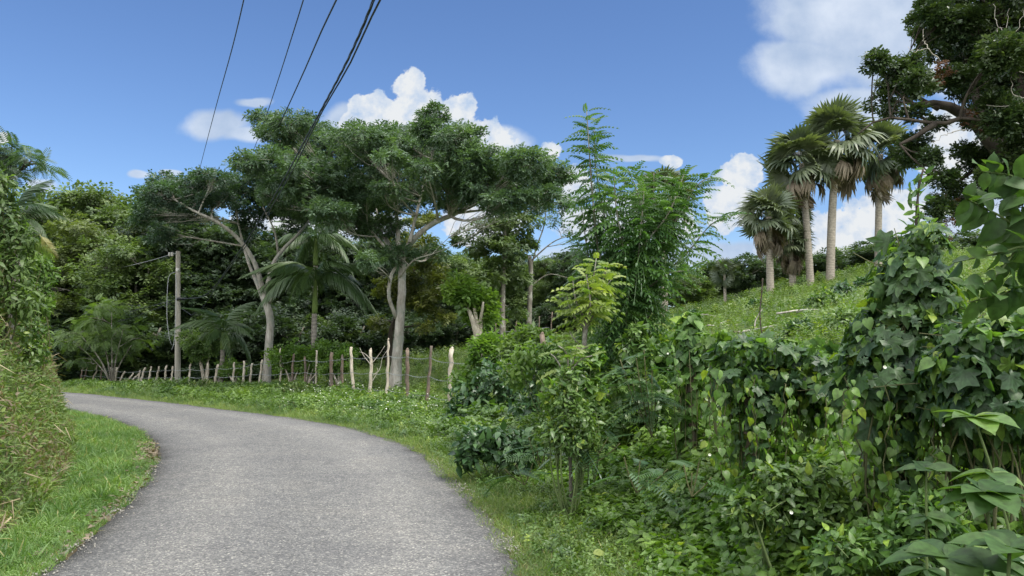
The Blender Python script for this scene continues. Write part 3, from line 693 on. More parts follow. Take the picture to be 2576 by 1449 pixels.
bank_scatter('bank_creeper', 'small leaved creepers and ferns covering the steep bank', 85000, 61, -0.1, 2.6, [OVATE2, LEAF2, PINN[1], OVATE], 0.055, MAT['bankleaf'], lift=0.16, tip=0.30)
bank_scatter('bank_grass', 'tangled grass hanging over the steep bank', 34000, 62, -0.15, 2.6, BLADES, 0.17, MAT['bankleaf'], out=0.8, up=0.3, tip=0.25, lift=0.12, cat='grass')
bank_scatter('dry_straw', 'dry straw coloured stalks lying on the bank', 700, 63, 0.0, 2.2, [BLADE], 0.20, MAT['straw'], out=0.4, up=-0.7, lift=0.3, cat='straw')
# gravel shed from the road edge
ROCK = []
for s_ in range(4):
    r_ = np.random.RandomState(s_); ph = (1 + 5 ** .5) / 2
    v = nrm(np.array([(-1, ph, 0), (1, ph, 0), (-1, -ph, 0), (1, -ph, 0), (0, -1, ph), (0, 1, ph), (0, -1, -ph), (0, 1, -ph), (ph, 0, -1), (ph, 0, 1), (-ph, 0, -1), (-ph, 0, 1)])) * (0.35 + 0.25 * r_.rand(12, 1)) * (1, 0.8, 0.6)
    f = [(0, 11, 5), (0, 5, 1), (0, 1, 7), (0, 7, 10), (0, 10, 11), (1, 5, 9), (5, 11, 4), (11, 10, 2), (10, 7, 6), (7, 1, 8), (3, 9, 4), (3, 4, 2), (3, 2, 6), (3, 6, 8), (3, 8, 9), (4, 9, 5), (2, 4, 11), (6, 2, 10), (8, 6, 7), (9, 8, 1)]
    ROCK.append((v, f))
def pebbles(name, label, n, seed, curve, sgn, spread, s0, s1, y0, y1, x0, x1):
    x, y, r = sample(None, n, x0, x1, y0, y1, lambda x, y, r: (np.abs(sgn * sdist(x, y, curve) - 0.02) < np.abs(spread * r.randn(len(x)))) & (np.abs(sdist(x, y, curve)) < spread * 2.2) & (r.rand(len(x)) < (vnoise(x, y, 1.6, 71) - 0.35) * 1.8), seed)
    n = len(x); on = (sdist(x, y, INN) < 0) & (sdist(x, y, OUT) > 0)
    d = r.randn(n, 3)
    solo(name, scatter(name, ROCK, np.stack([x, y, np.where(on, 0.022, 0.012)], 1), d, r.randn(n, 3), s0 + (s1 - s0) * r.rand(n) ** 2, MAT['stone'], r.rand(n)), label, 'gravel', kind='stuff')
pebbles('gravel', 'pale gravel scattered along the left edge of the road', 1100, 81, INN, 1, 0.10, 0.008, 0.032, 5, 12, -6.5, -3)
pebbles('loose_gravel', 'loose pale gravel along the right edge of the road', 350, 82, OUT, -1, 0.06, 0.010, 0.03, 5, 12, -3, 1)
# pale dead leaves at the bare kerb spot
x, y, r = sample(None, 330, -6.9, -3.2, 6, 15.5, lambda x, y, r: (sdist(x, y, INN) > -0.05) & (sdist(x, y, INN) < 0.28 * r.rand(len(x)) + 0.05) & (r.rand(len(x)) < 0.12 + np.exp(-((y - 12.8) / 1.2) ** 2)), 83)
n = len(x); solo('leaf_litter', scatter('leaf_litter', [OVATE2, LEAF2], np.stack([x, y, H(x, y) + 0.03 + 0.03 * r.rand(n)], 1), np.stack([r.randn(n), r.randn(n), 0.2 * r.randn(n)], 1), np.stack([.3 * r.randn(n), .3 * r.randn(n), np.ones(n)], 1), 0.05 + 0.06 * r.rand(n), MAT['fan_dead'], r.rand(n)), 'dry leaf litter beside the broken left road edge', 'leaf litter', kind='stuff')
# white daisies in the weeds before the fence
x, y, r = sample(None, 300, -9, 0.4, 17, 28, lambda x, y, r: (-sdist(x, y, OUT) > 0.7) & (sdist(x, y, FEN) < 0.3) & (vnoise(x, y, 0.6, 91) > 0.3) & (x / y > -0.30) & (x / y < -0.03), 84)
n = len(x); FL = T_merge([T_place(LEAF2, (0, 0, 0), (math.cos(a), math.sin(a), 0.1), (0, 0, 1), 0.5) for a in np.arange(6) * 1.05])
solo('daisy_flowers', scatter('daisy_flowers', [FL], np.stack([x, y, H(x, y) + mound(x, y) + 0.10 + 0.28 * r.rand(n)], 1), np.stack([r.randn(n), r.randn(n), 0 * x], 1), np.stack([.4 * r.randn(n), -0.8 + .4 * r.randn(n), np.ones(n)], 1), 0.028 + 0.018 * r.rand(n), MAT['petal'], r.rand(n)), 'small white daisies among the weeds in front of the fence', 'flowers', kind='stuff')

# ------------------------------------------------------------------ trees
def crown_cloud(clumps, rng, flat=0.6, sub=0.42, per=60, shell=0.55, droop=0.25, upn=1.0):
    """clumps: (centre, (rx,ry,rz), n leaves). returns pos, dir, normal, rnd, twig ends"""
    Ps, Ds, Ns, Rs, T = [], [], [], [], []
    for c, rad, n in clumps:
        c = np.asarray(c, float); rad = np.asarray(rad, float)
        m = max(2, int(round(n / per)))
        dirs = nrm(rng.randn(m, 3) + (0, 0, 0.25)); rr_ = (shell + (1 - shell) * rng.rand(m, 1)) * 0.85
        sc = c + dirs * rr_ * rad
        sr = rad.mean() * sub * (0.7 + 0.6 * rng.rand(m))
        for k in range(m):
            q = max(4, int(n / m * (0.7 + 0.6 * rng.rand())))
            dd = nrm(rng.randn(q, 3)); e = rng.rand(q, 1) ** 0.45
            p = sc[k] + dd * e * sr[k] * (1.15, 1.15, flat)
            out = nrm(p - c)
            Ps.append(p)
            Ds.append(dd * (1, 1, 0.5) + 0.5 * out + (0, 0, -droop) + 0.35 * rng.randn(q, 3))
            Ns.append(np.array([0, 0, upn]) + 0.5 * out + 0.45 * rng.randn(q, 3))
            tone = rng.randn() * 0.14
            Rs.append(np.clip(0.42 + tone + 0.20 * rng.randn(q), 0, 0.88))
            T.append((sc[k], c))
    return np.concatenate(Ps), np.concatenate(Ds), np.concatenate(Ns), np.concatenate(Rs), T

def curve_pts(a, b, rng, n=6, wob=0.06, sag=0.0):
    a = np.asarray(a, float); b = np.asarray(b, float); L_ = np.linalg.norm(b - a)
    t = np.linspace(0, 1, n)[:, None]
    p = a + (b - a) * t + np.sin(np.pi * t) * rng.randn(3) * wob * L_
    p[:, 2] += (np.sin(np.pi * t[:, 0])) * (-sag) * L_
    return p
def grow(tubes, skel, ends, rng, r_clump=0.04, r_twig=0.012, minz=None):
    """join every clump centre to the skeleton and every twig end to its clump"""
    nodes = np.concatenate([s for s, _ in skel]); rads = np.concatenate([np.broadcast_to(r, (len(s),)) for s, r in skel])
    done = {}
    for _, c in ends:
        key = tuple(np.round(c, 3))
        if key in done: continue
        pen = np.linalg.norm(nodes - c, axis=1) + np.maximum(nodes[:, 2] - c[2] + 0.2, 0) * 1.5
        k = int(np.argmin(pen)); p = curve_pts(nodes[k], c, rng, 7, 0.07)
        r0 = min(rads[k] * 0.7, r_clump * (1 + 0.25 * np.linalg.norm(c - nodes[k])))
        tubes.add(p, np.linspace(r0, r_twig * 1.3, 7), 5, 0.05, rng, cap=False); done[key] = p
    for e, c in ends:
        p = done[tuple(np.round(c, 3))]; k = rng.randint(2, 7)
        tubes.add(curve_pts(p[k], e, rng, 4, 0.08), np.linspace(r_twig, r_twig * 0.35, 4), 4, cap=False)

def px_clumps(lst, Z, rng, depth, n, zr=None, nscale=1.0):
    """lst of (px, py, rx, ry[, dz]) around plane Z -> world clumps"""
    out = []
    for c in lst:
        px, py, rx, ry = c[:4]
        dz = c[4] if len(c) > 4 else rng.uniform(-1, 1) * depth
        Zc = Z + dz; s = Zc / FPX
        rxx, rzz = rx * s * 1.05, ry * s * 1.1
        out.append((P(px, py, Zc), (rxx, zr or min(rxx, 1.6), rzz), int(n * nscale * (rx * ry) / 2500.0)))
    return out
def px_line(pts, Z):
    return np.array([P(p[0], p[1], Z + (p[2] if len(p) > 2 else 0)) for p in pts])

def tree(name, label, cat, Z, trunk_px, clumps, leafm, tm, size, seed, bark='bark_grey', group=None, smooth=14, r_clump=0.04, r_twig=0.012,
         flat=0.6, per=60, droop=0.25, sub=0.42, upn=1.0, leafname='crown', extra=None, groundfix=True):
    rng = np.random.RandomState(seed)
    b0 = P(trunk_px[0][0][0][0], trunk_px[0][0][0][1], Z)
    gz = Hs(b0[0], b0[1]); base = np.array([b0[0], b0[1], gz])
    root = thing(name, label, cat, base, group)
    tb = Tubes(); skel = []
    for li, (pts, r0, r1) in enumerate(trunk_px):
        w_ = px_line(pts, Z)
        if li == 0 and groundfix: w_ = np.vstack([[w_[0][0], w_[0][1], gz - 0.1], w_[1:]]) if w_[0][2] < gz + 0.6 or True else w_
        nseg = max(8, int(np.linalg.norm(np.diff(w_, axis=0), axis=1).sum() / 0.25)); nseg = min(nseg, 60)
        c = spline(w_, nseg)
        c = c + 0.2 * r0 * np.cumsum(rng.randn(nseg, 3), 0) / math.sqrt(nseg) * np.linspace(0, 1, nseg)[:, None]
        rad = r0 + (r1 - r0) * np.linspace(0, 1, nseg) ** 0.9
        if li == 0: rad = rad * (1 + 0.45 * np.exp(-np.linspace(0, 1, nseg) * 14))
        tb.add(c, rad, 10 if r0 > 0.08 else 7, 0.035, rng); skel.append((c, rad))
    Pq, D, N_, R, T = crown_cloud(clumps, rng, flat, sub, per, droop=droop, upn=upn)
    grow(tb, skel, T, rng, r_clump, r_twig)
    part('trunk', tb.mesh('trunk', MAT[bark], base), root)
    part(leafname, scatter('crown', tm, Pq, D, N_, size * (0.75 + 0.5 * rng.rand(len(Pq))), MAT[leafm], R, seed, origin=base), root)
    return root, base, rng

# the big spreading tree
rng = np.random.RandomState(100)
CL = [(660, 303, 42, 20), (730, 310, 60, 26), (700, 345, 50, 25), (790, 345, 60, 35), (620, 412, 45, 20), (680, 410, 60, 30), (745, 400, 60, 40), (830, 380, 80, 45), (900, 350, 70, 36),
      (960, 362, 70, 40), (1040, 350, 60, 36), (1093, 292, 28, 26), (1090, 330, 50, 30), (1145, 345, 50, 30), (1185, 345, 28, 28), (1000, 420, 90, 50), (1100, 400, 90, 50), (1180, 420, 70, 45), (900, 440, 80, 45),
      (800, 460, 80, 45), (860, 500, 80, 40), (940, 500, 80, 45), (1010, 500, 70, 40), (1120, 470, 80, 38), (1210, 465, 70, 40), (1280, 440, 60, 45), (1330, 412, 60, 38), (1395, 435, 45, 28),
      (1350, 470, 50, 26), (1260, 515, 45, 28), (880, 560, 60, 34), (960, 575, 55, 32), (830, 535, 55, 34), (1000, 640, 50, 22), (930, 655, 32, 16), (1085, 640, 42, 20), (770, 520, 50, 30), (720, 460, 50, 32)]
tree('spreading_tree', 'big wide-crowned tree with a straight pale trunk standing just behind the fence', 'tree', 28,
     [([(991, 990), (1000, 860), (1006, 720), (1002, 640)], 0.215, 0.12),
      ([(997, 800), (978, 745, -.3), (985, 690, -.3), (1000, 655, -.1), (965, 600, .6), (945, 520, 1)], 0.08, 0.03),
      ([(1003, 650), (960, 590, 1), (900, 535, 1.8), (840, 470, 2.4), (760, 400, 3), (700, 350, 3)], 0.10, 0.03),
      ([(1002, 645), (1000, 560, 0.5), (985, 470, 1), (975, 370, 1)], 0.10, 0.03),
      ([(1003, 650), (1050, 592, -.5), (1100, 556, -.6), (1150, 535, -.2), (1240, 480, 1), (1340, 430, 2)], 0.12, 0.03),
      ([(1030, 610, -.7), (1062, 480, 0), (1090, 380, 1), (1098, 300, 1)], 0.07, 0.02),
      ([(1000, 660), (900, 540, 0.5), (850, 480, 1.2), (800, 440, 2)], 0.055, 0.02),
      ([(1004, 700), (1040, 655, -1), (1085, 640, -1.5)], 0.045, 0.015)],
     px_clumps([(a[0], a[1], a[2] * 1.18, a[3] * 1.1) for a in CL], 28, rng, 3.4, 720) + px_clumps([(620 + 800 * t_, 330 + 110 * abs(t_ - .5) * 2 + 190 * ((k_ * 0.618) % 1) * (1 - .5 * abs(t_ - .5) * 2), 50, 20) for k_, t_ in enumerate(np.linspace(0.05, 0.97, 46))], 28, rng, 4.2, 550), 'canopy', PINN[:1] + SPRAY5 + PINN[1:2], 0.20, 101, 'bark_pale', r_clump=0.04, r_twig=0.010, droop=0.15, per=20, sub=0.35, flat=0.5)

# the forked tree with umbrella crown
rng = np.random.RandomState(110)
CL = [(395, 485, 45, 26), (460, 470, 60, 24), (520, 470, 60, 24), (580, 472, 60, 28), (640, 470, 60, 32), (700, 475, 55, 34), (420, 520, 50, 28), (372, 545, 32, 36), (400, 590, 30, 30), (640, 525, 50, 30, 1.8), (690, 520, 50, 28, 1.8),
      (630, 575, 36, 22, 2.0), (760, 555, 40, 28, 2.2), (500, 510, 50, 22, -1.5), (440, 500, 60, 26, -1.5), (560, 500, 45, 20, -1.2), (540, 450, 50, 14), (420, 455, 40, 14), (460, 545, 36, 24, 1.5),  (770, 520, 45, 32, 2)]
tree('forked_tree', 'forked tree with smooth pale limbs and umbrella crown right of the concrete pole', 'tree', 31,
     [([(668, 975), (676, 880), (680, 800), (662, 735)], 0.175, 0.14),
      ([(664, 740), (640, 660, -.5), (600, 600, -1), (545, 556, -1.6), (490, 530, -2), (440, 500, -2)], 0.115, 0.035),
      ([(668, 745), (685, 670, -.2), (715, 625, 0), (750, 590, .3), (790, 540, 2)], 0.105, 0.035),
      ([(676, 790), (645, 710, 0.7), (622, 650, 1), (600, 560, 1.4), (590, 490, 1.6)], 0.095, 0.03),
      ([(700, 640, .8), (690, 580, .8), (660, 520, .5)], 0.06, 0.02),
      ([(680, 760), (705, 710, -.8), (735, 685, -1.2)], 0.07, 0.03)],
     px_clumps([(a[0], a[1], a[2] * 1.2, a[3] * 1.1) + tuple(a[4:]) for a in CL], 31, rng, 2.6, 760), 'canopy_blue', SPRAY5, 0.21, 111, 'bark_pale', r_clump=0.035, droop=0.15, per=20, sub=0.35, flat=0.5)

# vine column tree, wispy bare tree, yellow tree
rng = np.random.RandomState(120)
CL = [(1270, 500, 50, 40), (1300, 560, 60, 45), (1240, 580, 60, 45), (1270, 640, 65, 50), (1230, 700, 50, 45), (1300, 700, 50, 50), (1270, 760, 55, 40), (1180, 620, 45, 40), (1310, 620, 40, 40)]
tree('climber_clad_tree', 'slender tree clothed in climbers down its trunk, right of the big spreading tree', 'tree', 38,
     [([(1265, 865), (1264, 780), (1270, 640), (1275, 500)], 0.17, 0.05)], px_clumps(CL, 38, rng, 1.2, 270), 'forest_mid', SPRAY, 0.30, 121, 'bark_grey', droop=0.5, per=40)
rng = np.random.RandomState(130)
CL = [(1370, 500, 40, 30), (1420, 520, 40, 30), (1400, 570, 45, 25), (1350, 560, 30, 25), (1440, 580, 35, 20), (1380, 455, 35, 20), (1430, 610, 30, 14)]
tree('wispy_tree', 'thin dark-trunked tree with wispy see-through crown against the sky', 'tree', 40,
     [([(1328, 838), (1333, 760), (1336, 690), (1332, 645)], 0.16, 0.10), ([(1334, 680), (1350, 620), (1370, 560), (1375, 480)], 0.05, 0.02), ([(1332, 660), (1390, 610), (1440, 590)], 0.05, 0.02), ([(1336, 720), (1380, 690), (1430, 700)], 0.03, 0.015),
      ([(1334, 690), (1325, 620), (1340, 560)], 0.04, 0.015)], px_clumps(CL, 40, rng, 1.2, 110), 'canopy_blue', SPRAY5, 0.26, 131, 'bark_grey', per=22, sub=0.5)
rng = np.random.RandomState(140)
CL = [(1065, 560, 40, 40), (1040, 620, 55, 45), (1090, 640, 50, 50), (1060, 700, 60, 50), (1100, 740, 50, 50), (1030, 770, 55, 45), (1090, 810, 50, 40), (960, 800, 40, 35), (1000, 720, 45, 40)]
tree('yellow_green_tree', 'yellow-green leaved tree behind the big pale trunk', 'tree', 37,
     [([(978, 900), (985, 830), (1020, 740), (1060, 640)], 0.15, 0.06)], px_clumps(CL, 37, rng, 1.8, 260), 'forest_yellow', SPRAY, 0.27, 141, 'bark_dark', per=40)

# ---- forest: six prototypes, copied
def proto_tree(seed, Ht, R, leafm, tm, size, n_cl, per_cl, low=0.25, bark='bark_grey', shape='dome'):
    rng = np.random.RandomState(seed); tb = Tubes()
    top = Ht * 0.75
    c = spline([(0, 0, -0.2), (0.1, 0.05, top * 0.35), (rng.randn() * 0.3, rng.randn() * 0.3, top * 0.7), (rng.randn() * 0.4, rng.randn() * 0.4, top)], 24)
    rad = np.linspace(0.2, 0.05, 24); tb.add(c, rad, 9, 0.04, rng); skel = [(c, rad)]
    for k in range(5):
        a = k * 1.257 + rng.rand(); i = rng.randint(8, 18); e = (math.cos(a) * R * 0.6, math.sin(a) * R * 0.6, Ht * (0.55 + 0.3 * rng.rand()))
        p = curve_pts(c[i], e, rng, 10, 0.06); r_ = np.linspace(0.09, 0.03, 10); tb.add(p, r_, 6, 0.04, rng); skel.append((p, r_))
    cl = []
    for k in range(n_cl):
        z = low + (1 - low) * (k + 0.5) / n_cl; a = k * 2.39996 + rng.rand() * 0.5
        prof = math.sqrt(max(0.03, 1 - ((z - 0.55) / 0.5) ** 2)) if shape == 'dome' else 0.85
        if shape == 'wall': prof = 0.95 if z < 0.75 else math.sqrt(max(0.05, 1 - ((z - 0.75) / 0.27) ** 2))
        rr_ = R * prof * (0.40 + 0.5 * rng.rand()); s = R * (0.26 + 0.18 * rng.rand())
        cl.append(((math.cos(a) * rr_, math.sin(a) * rr_, z * Ht - s * 0.3), (s * 1.15, s * 1.15, s * 0.75), int(per_cl * (0.7 + 0.6 * rng.rand()))))
    Pq, D, N_, R_, T = crown_cloud(cl, rng, 0.6, 0.52, 32, droop=0.2)
    grow(tb, skel, T, rng, 0.05, 0.015)
    return tb.mesh('trunk', MAT[bark]), scatter('crown', tm, Pq, D, N_, size * (0.75 + 0.5 * rng.rand(len(Pq))), MAT[leafm], R_, seed)
PR = {
    'dark': [proto_tree(201, 10, 3.6, 'forest_dark', SPRAY, 0.38, 34, 260, 0.10, shape='wall'), proto_tree(202, 10, 3.9, 'forest_dark', SPRAY, 0.36, 32, 270, 0.12, shape='wall')],
    'mid': [proto_tree(203, 10, 3.7, 'forest_mid', SPRAY, 0.38, 34, 250, 0.12, shape='wall'), proto_tree(204, 10, 3.5, 'forest_mid', SPRAY5, 0.40, 32, 270, 0.2)],
    'olive': [proto_tree(205, 10, 3.8, 'forest_olive', SPRAY, 0.36, 32, 270, 0.16)],
    'bush': [proto_tree(206, 3.0, 1.7, 'forest_dark', SPRAY5, 0.30, 20, 150, 0.05, shape='wall'), proto_tree(207, 3.0, 1.8, 'forest_mid', SPRAY5, 0.27, 20, 160, 0.05, shape='wall')],
}
used = {}
def plant(kind, v, px, ytop, Z, name, label, cat='tree', wide=1.0, rz=None, group='trees of the wood behind the fence', name_h=None):
    tr, cr = PR[kind][v % len(PR[kind])]
    x = (px - CX) / FPX * Z; gz = Hs(x, Z); top = P(px, ytop, Z)[2]
    h0 = 3.0 if kind == 'bush' else 10.0
    sc = (top - gz) / h0
    root = thing(name, label, cat, (x, Z, gz), group, rz if rz is not None else (px * 0.7) % 6.28)
    root.scale = (sc * wide, sc * wide, sc)
    part('trunk', tr, root); part('crown', cr, root)
    return root
FOREST = [
    ('mid', 0, 130, 505, 52, 'tall green tree at the far left of the wood, beside the bank'),
    ('mid', 1, 215, 492, 50, 'tall tree rising highest above the left of the wood'),
    ('mid', 0, 300, 497, 51, 'tall round-topped tree between the left tree tops and the umbrella crown'),
    ('olive', 0, 250, 560, 42, 'olive-green tree in front of the taller left trees'),
    ('mid', 1, 345, 600, 40, 'bright mid-green tree left of the concrete pole'),
    ('dark', 0, 150, 640, 44, 'shaded tree above the far bend of the road'),
    ('dark', 1, 400, 560, 43, 'dark tree directly behind the concrete pole'),
    ('dark', 0, 470, 555, 42, 'dark-leaved tree right behind the concrete pole top'),
    ('dark', 1, 560, 565, 43, 'dark tree under the left limb of the forked tree'),
    ('dark', 0, 650, 600, 44, 'dark tree seen through the fork of the pale-limbed tree'),
    ('dark', 1, 760, 590, 45, 'dark tree behind the tall royal palm'),
    ('dark', 0, 850, 600, 46, 'dark tree right of the royal palm fronds'),
    ('dark', 1, 935, 610, 47, 'dark tree left of the big pale trunk'),
    ('mid', 0, 1130, 645, 50, 'green tree in the gap right of the yellow-green tree'),
    ('dark', 1, 1060, 660, 48, 'shaded tree behind the yellow-green tree'),
    ('mid', 0, 1200, 640, 52, 'green tree behind the climber-clad tree'),
    ('dark', 0, 1310, 660, 56, 'distant dark tree behind the wispy tree'),
    ('mid', 1, 1380, 655, 54, 'low rounded tree left of the tall sprouting saplings'),
    ('dark', 1, 1450, 645, 52, 'dark rounded tree behind the yellow leaved saplings'),
    ('mid', 0, 1530, 655, 58, 'green tree at the pasture edge seen through the sprouting saplings'),
    ('dark', 0, 60, 560, 50, 'dark tree behind the palm on the bank'),
    ('dark', 1, 20, 600, 46, 'dark tree half hidden by the bank at the left edge'),
]
for kd, v, px, yt, Z, lab in FOREST: plant(kd, v, px, yt, Z, 'forest_tree', lab, wide=1.15)
BUSH = [(120, 790, 40, 0), (190, 830, 41, 1), (280, 850, 40, 0), (370, 800, 38, 0), (430, 840, 38, 1), (520, 820, 38, 0), (610, 800, 38, 0), (720, 800, 38, 0), (810, 810, 39, 1), (890, 800, 40, 0), (960, 800, 42, 0), (1040, 810, 44, 0),
        (1110, 800, 46, 0), (1180, 790, 47, 0), (1240, 800, 48, 1), (1310, 780, 49, 0), (1380, 770, 50, 0), (1450, 765, 50, 1), (1530, 745, 51, 0), (1600, 730, 54, 1)]
BL = ['at the far bend of the road', 'behind the left end of the fence', 'behind the feathery fence-side tree', 'left of the concrete pole base', 'right behind the concrete pole base', 'behind the small royal palm', 'left of the forked trunk',
      'right of the forked trunk', 'behind the ringed royal palm trunk', 'left of the big pale trunk, in deep shade', 'directly behind the big pale trunk', 'at the back of the pasture right of the pale trunk', 'at the pasture back under the yellow-green tree',
      'left of the climber-clad trunk', 'right of the climber-clad trunk', 'behind the thin dark trunk', 'right of the thin dark trunk', 'behind the yellow leaved sapling', 'at the pasture edge behind the sprouting saplings', 'where the pasture meets the hillside']
for (px, yt, Z, v), s in zip(BUSH, BL): plant('bush', v, px, yt, Z, 'understorey_bush', 'dense understorey bush ' + s, 'bush', wide=1.35, group='bushes at the foot of the wood')
# a second row closes the wood
for k, px in enumerate(range(-60, 1640, 115)):
    yt = 640 if px > 1050 else 610
    plant('dark', k, px, yt + (k * 37 % 30), 62, 'background_tree', 'dark tree deep inside the wood, hardly told apart from its neighbours', 'tree', wide=1.3, group='dark trees deep inside the wood')
# low trees on the skyline of the hill
SK = [(1790, 668, 66, 1, 'left of the smallest fan palm'), (1870, 655, 64, 0, 'left behind the shortest hill palm'), (1960, 648, 66, 1, 'between the short palms'), (2060, 640, 68, 0, 'between the two leaning grey palm trunks'),
      (2150, 632, 70, 1, 'between the tallest and the right-hand palm'), (2230, 612, 68, 0, 'behind the right-hand palm trunk'), (2310, 606, 66, 1, 'behind the tall vine tower'), (2400, 600, 70, 0, 'right of the vine tower'), (2500, 590, 70, 1, 'at the right edge of the hill'), (1720, 700, 60, 1, 'on the hill shoulder behind the sprouting saplings')]
for px, yt, Z, v, s in SK: plant('bush', v, px, yt, Z, 'hilltop_bush', 'rounded bush on the hill skyline ' + s, 'bush', wide=1.7, group='bushes on the hill skyline')

# ---- feathery small trees and sprouting stumps by the fence
def stems(base_px, tips, Z, r0=0.04, mid=0.5):
    out = []
    for tx, ty in tips:
        mx, my = base_px[0] + (tx - base_px[0]) * 0.35, base_px[1] + (ty - base_px[1]) * 0.5
        out.append(([base_px, (mx, my, random.Random(tx).uniform(-.4, .4)), (tx, ty, random.Random(ty).uniform(-.6, .6))], r0, r0 * 0.25))
    return out
rng = np.random.RandomState(150)
CL = [(200, 835, 45, 14), (240, 800, 45, 22), (280, 780, 35, 22), (180, 855, 30, 12), (300, 830, 40, 20), (260, 850, 55, 16), (230, 905, 45, 14), (310, 880, 36, 18), (250, 770, 25, 14), (340, 850, 20, 20)]
tree('feathery_tree', 'light feathery small tree with spreading layers at the left end of the fence', 'tree', 34, stems((282, 975), [(200, 840), (240, 800), (280, 785), (310, 830), (330, 870), (235, 905)], 34, 0.05),
     px_clumps(CL, 34, rng, 1.0, 330, zr=1.0), 'feather', FEATHER, 0.42, 151, 'bark_grey', flat=0.35, per=18, sub=0.5)
def sprouting(label, px0, tips, Z, seed, leafm='bright', tm=SPRAY5, size=0.21, n=230, base_r=0.05, cat='shrub', name='sprouting_stump', ry=18, rx=22, bark='post'):
    Z = Z + 0.9; rng = np.random.RandomState(seed)
    cl = px_clumps([(x, y, rx * rng.uniform(.8, 1.3), ry * rng.uniform(.8, 1.3)) for x, y in tips], Z, rng, 0.3, n * 4, zr=0.4)
    return tree(name, label, cat, Z, stems(px0, tips, Z, base_r), cl, leafm, tm, size, seed, bark, per=14, sub=0.6, flat=0.8)
sprouting('living fence post with two upright leafy tufts right of the concrete pole', (515, 970), [(480, 850), (540, 850), (500, 885), (530, 870), (490, 870)], 31, 160, 'feather')
sprouting('small stump sprouting yellow-green leaves left of the forked trunk', (590, 972), [(580, 918), (600, 935), (570, 935)], 30.5, 161, 'bright', rx=16, ry=12)
sprouting('leafy living post at the foot of the forked trunk', (735, 975), [(700, 905), (740, 890), (770, 900), (720, 925)], 28.5, 162, 'bright')
sprouting('vine-topped living post beside the ringed palm trunk', (770, 975), [(820, 880), (800, 900), (845, 905), (780, 915), (870, 890)], 28, 163, 'bright', n=300)
sprouting('green leafy shrub on the fence left of the first leaning pale post', (850, 975), [(855, 915), (830, 925), (875, 905)], 27, 164, 'bright')
sprouting('stout mossy stump with a drooping bright leaf plume in the pasture', (1205, 870), [(1165, 740), (1195, 770), (1215, 790), (1185, 735), (1150, 720), (1215, 760)], 26, 165, 'bright', base_r=0.12, size=0.36, n=260, rx=22, ry=18)
sprouting('living post with bright green tufted head between the last bare posts', (1195, 975), [(1225, 870), (1255, 880), (1245, 900), (1280, 895), (1215, 890)], 18, 166, 'bright', size=0.24, n=190)
sprouting('leafy shrub sprouting behind the pasture fence, left of the yellow leaves', (1345, 960), [(1330, 850), (1310, 870), (1370, 870), (1340, 890), (1300, 895)], 17, 167, 'feather', size=0.24, n=190)

# ---- palms
def fan_leaf(seed, dead=False):
    r = np.random.RandomState(seed); V = []; F = []
    segs = 22; spread = math.radians(165 if not dead else 55)
    # petiole
    V += [(-0.02, 0, 0), (0.02, 0, 0), (0.015, 0.75, 0.0), (-0.015, 0.75, 0)]; F.append((0, 1, 2, 3))
    for k in range(segs):
        a = (k / (segs - 1) - 0.5) * 2 * spread * 0.5 * 1.3
        L_ = (0.95 - 0.22 * abs(a) / spread) * (0.85 + 0.3 * r.rand()); w_ = 0.066
        dx, dy = math.sin(a), math.cos(a)
        dr = (0.5 + 0.7 * r.rand()) * (1.6 if dead else 1)
        i = len(V); zz = 0.03 * (-1) ** k
        for t, ww in ((0.02, 0.012), (0.45, w_), (0.75, w_ * 0.8), (1.0, 0.004)):
            tt_ = t * L_; c = np.array([dx * tt_, 0.75 + dy * tt_, zz * t - dr * max(0, t - 0.4) ** 2 * 1.3 * L_])
            V += [tuple(c + np.array([dy, -dx, 0.25 * (-1) ** k]) * -ww), tuple(c + np.array([dy, -dx, 0.25 * (-1) ** k]) * ww)]
        for q_ in range(3): F.append((i + 2 * q_, i + 2 * q_ + 1, i + 2 * q_ + 3, i + 2 * q_ + 2))
    return np.array(V, float), F
FANS = [fan_leaf(s) for s in range(4)]; DEAD = [fan_leaf(s + 9, True) for s in range(3)]
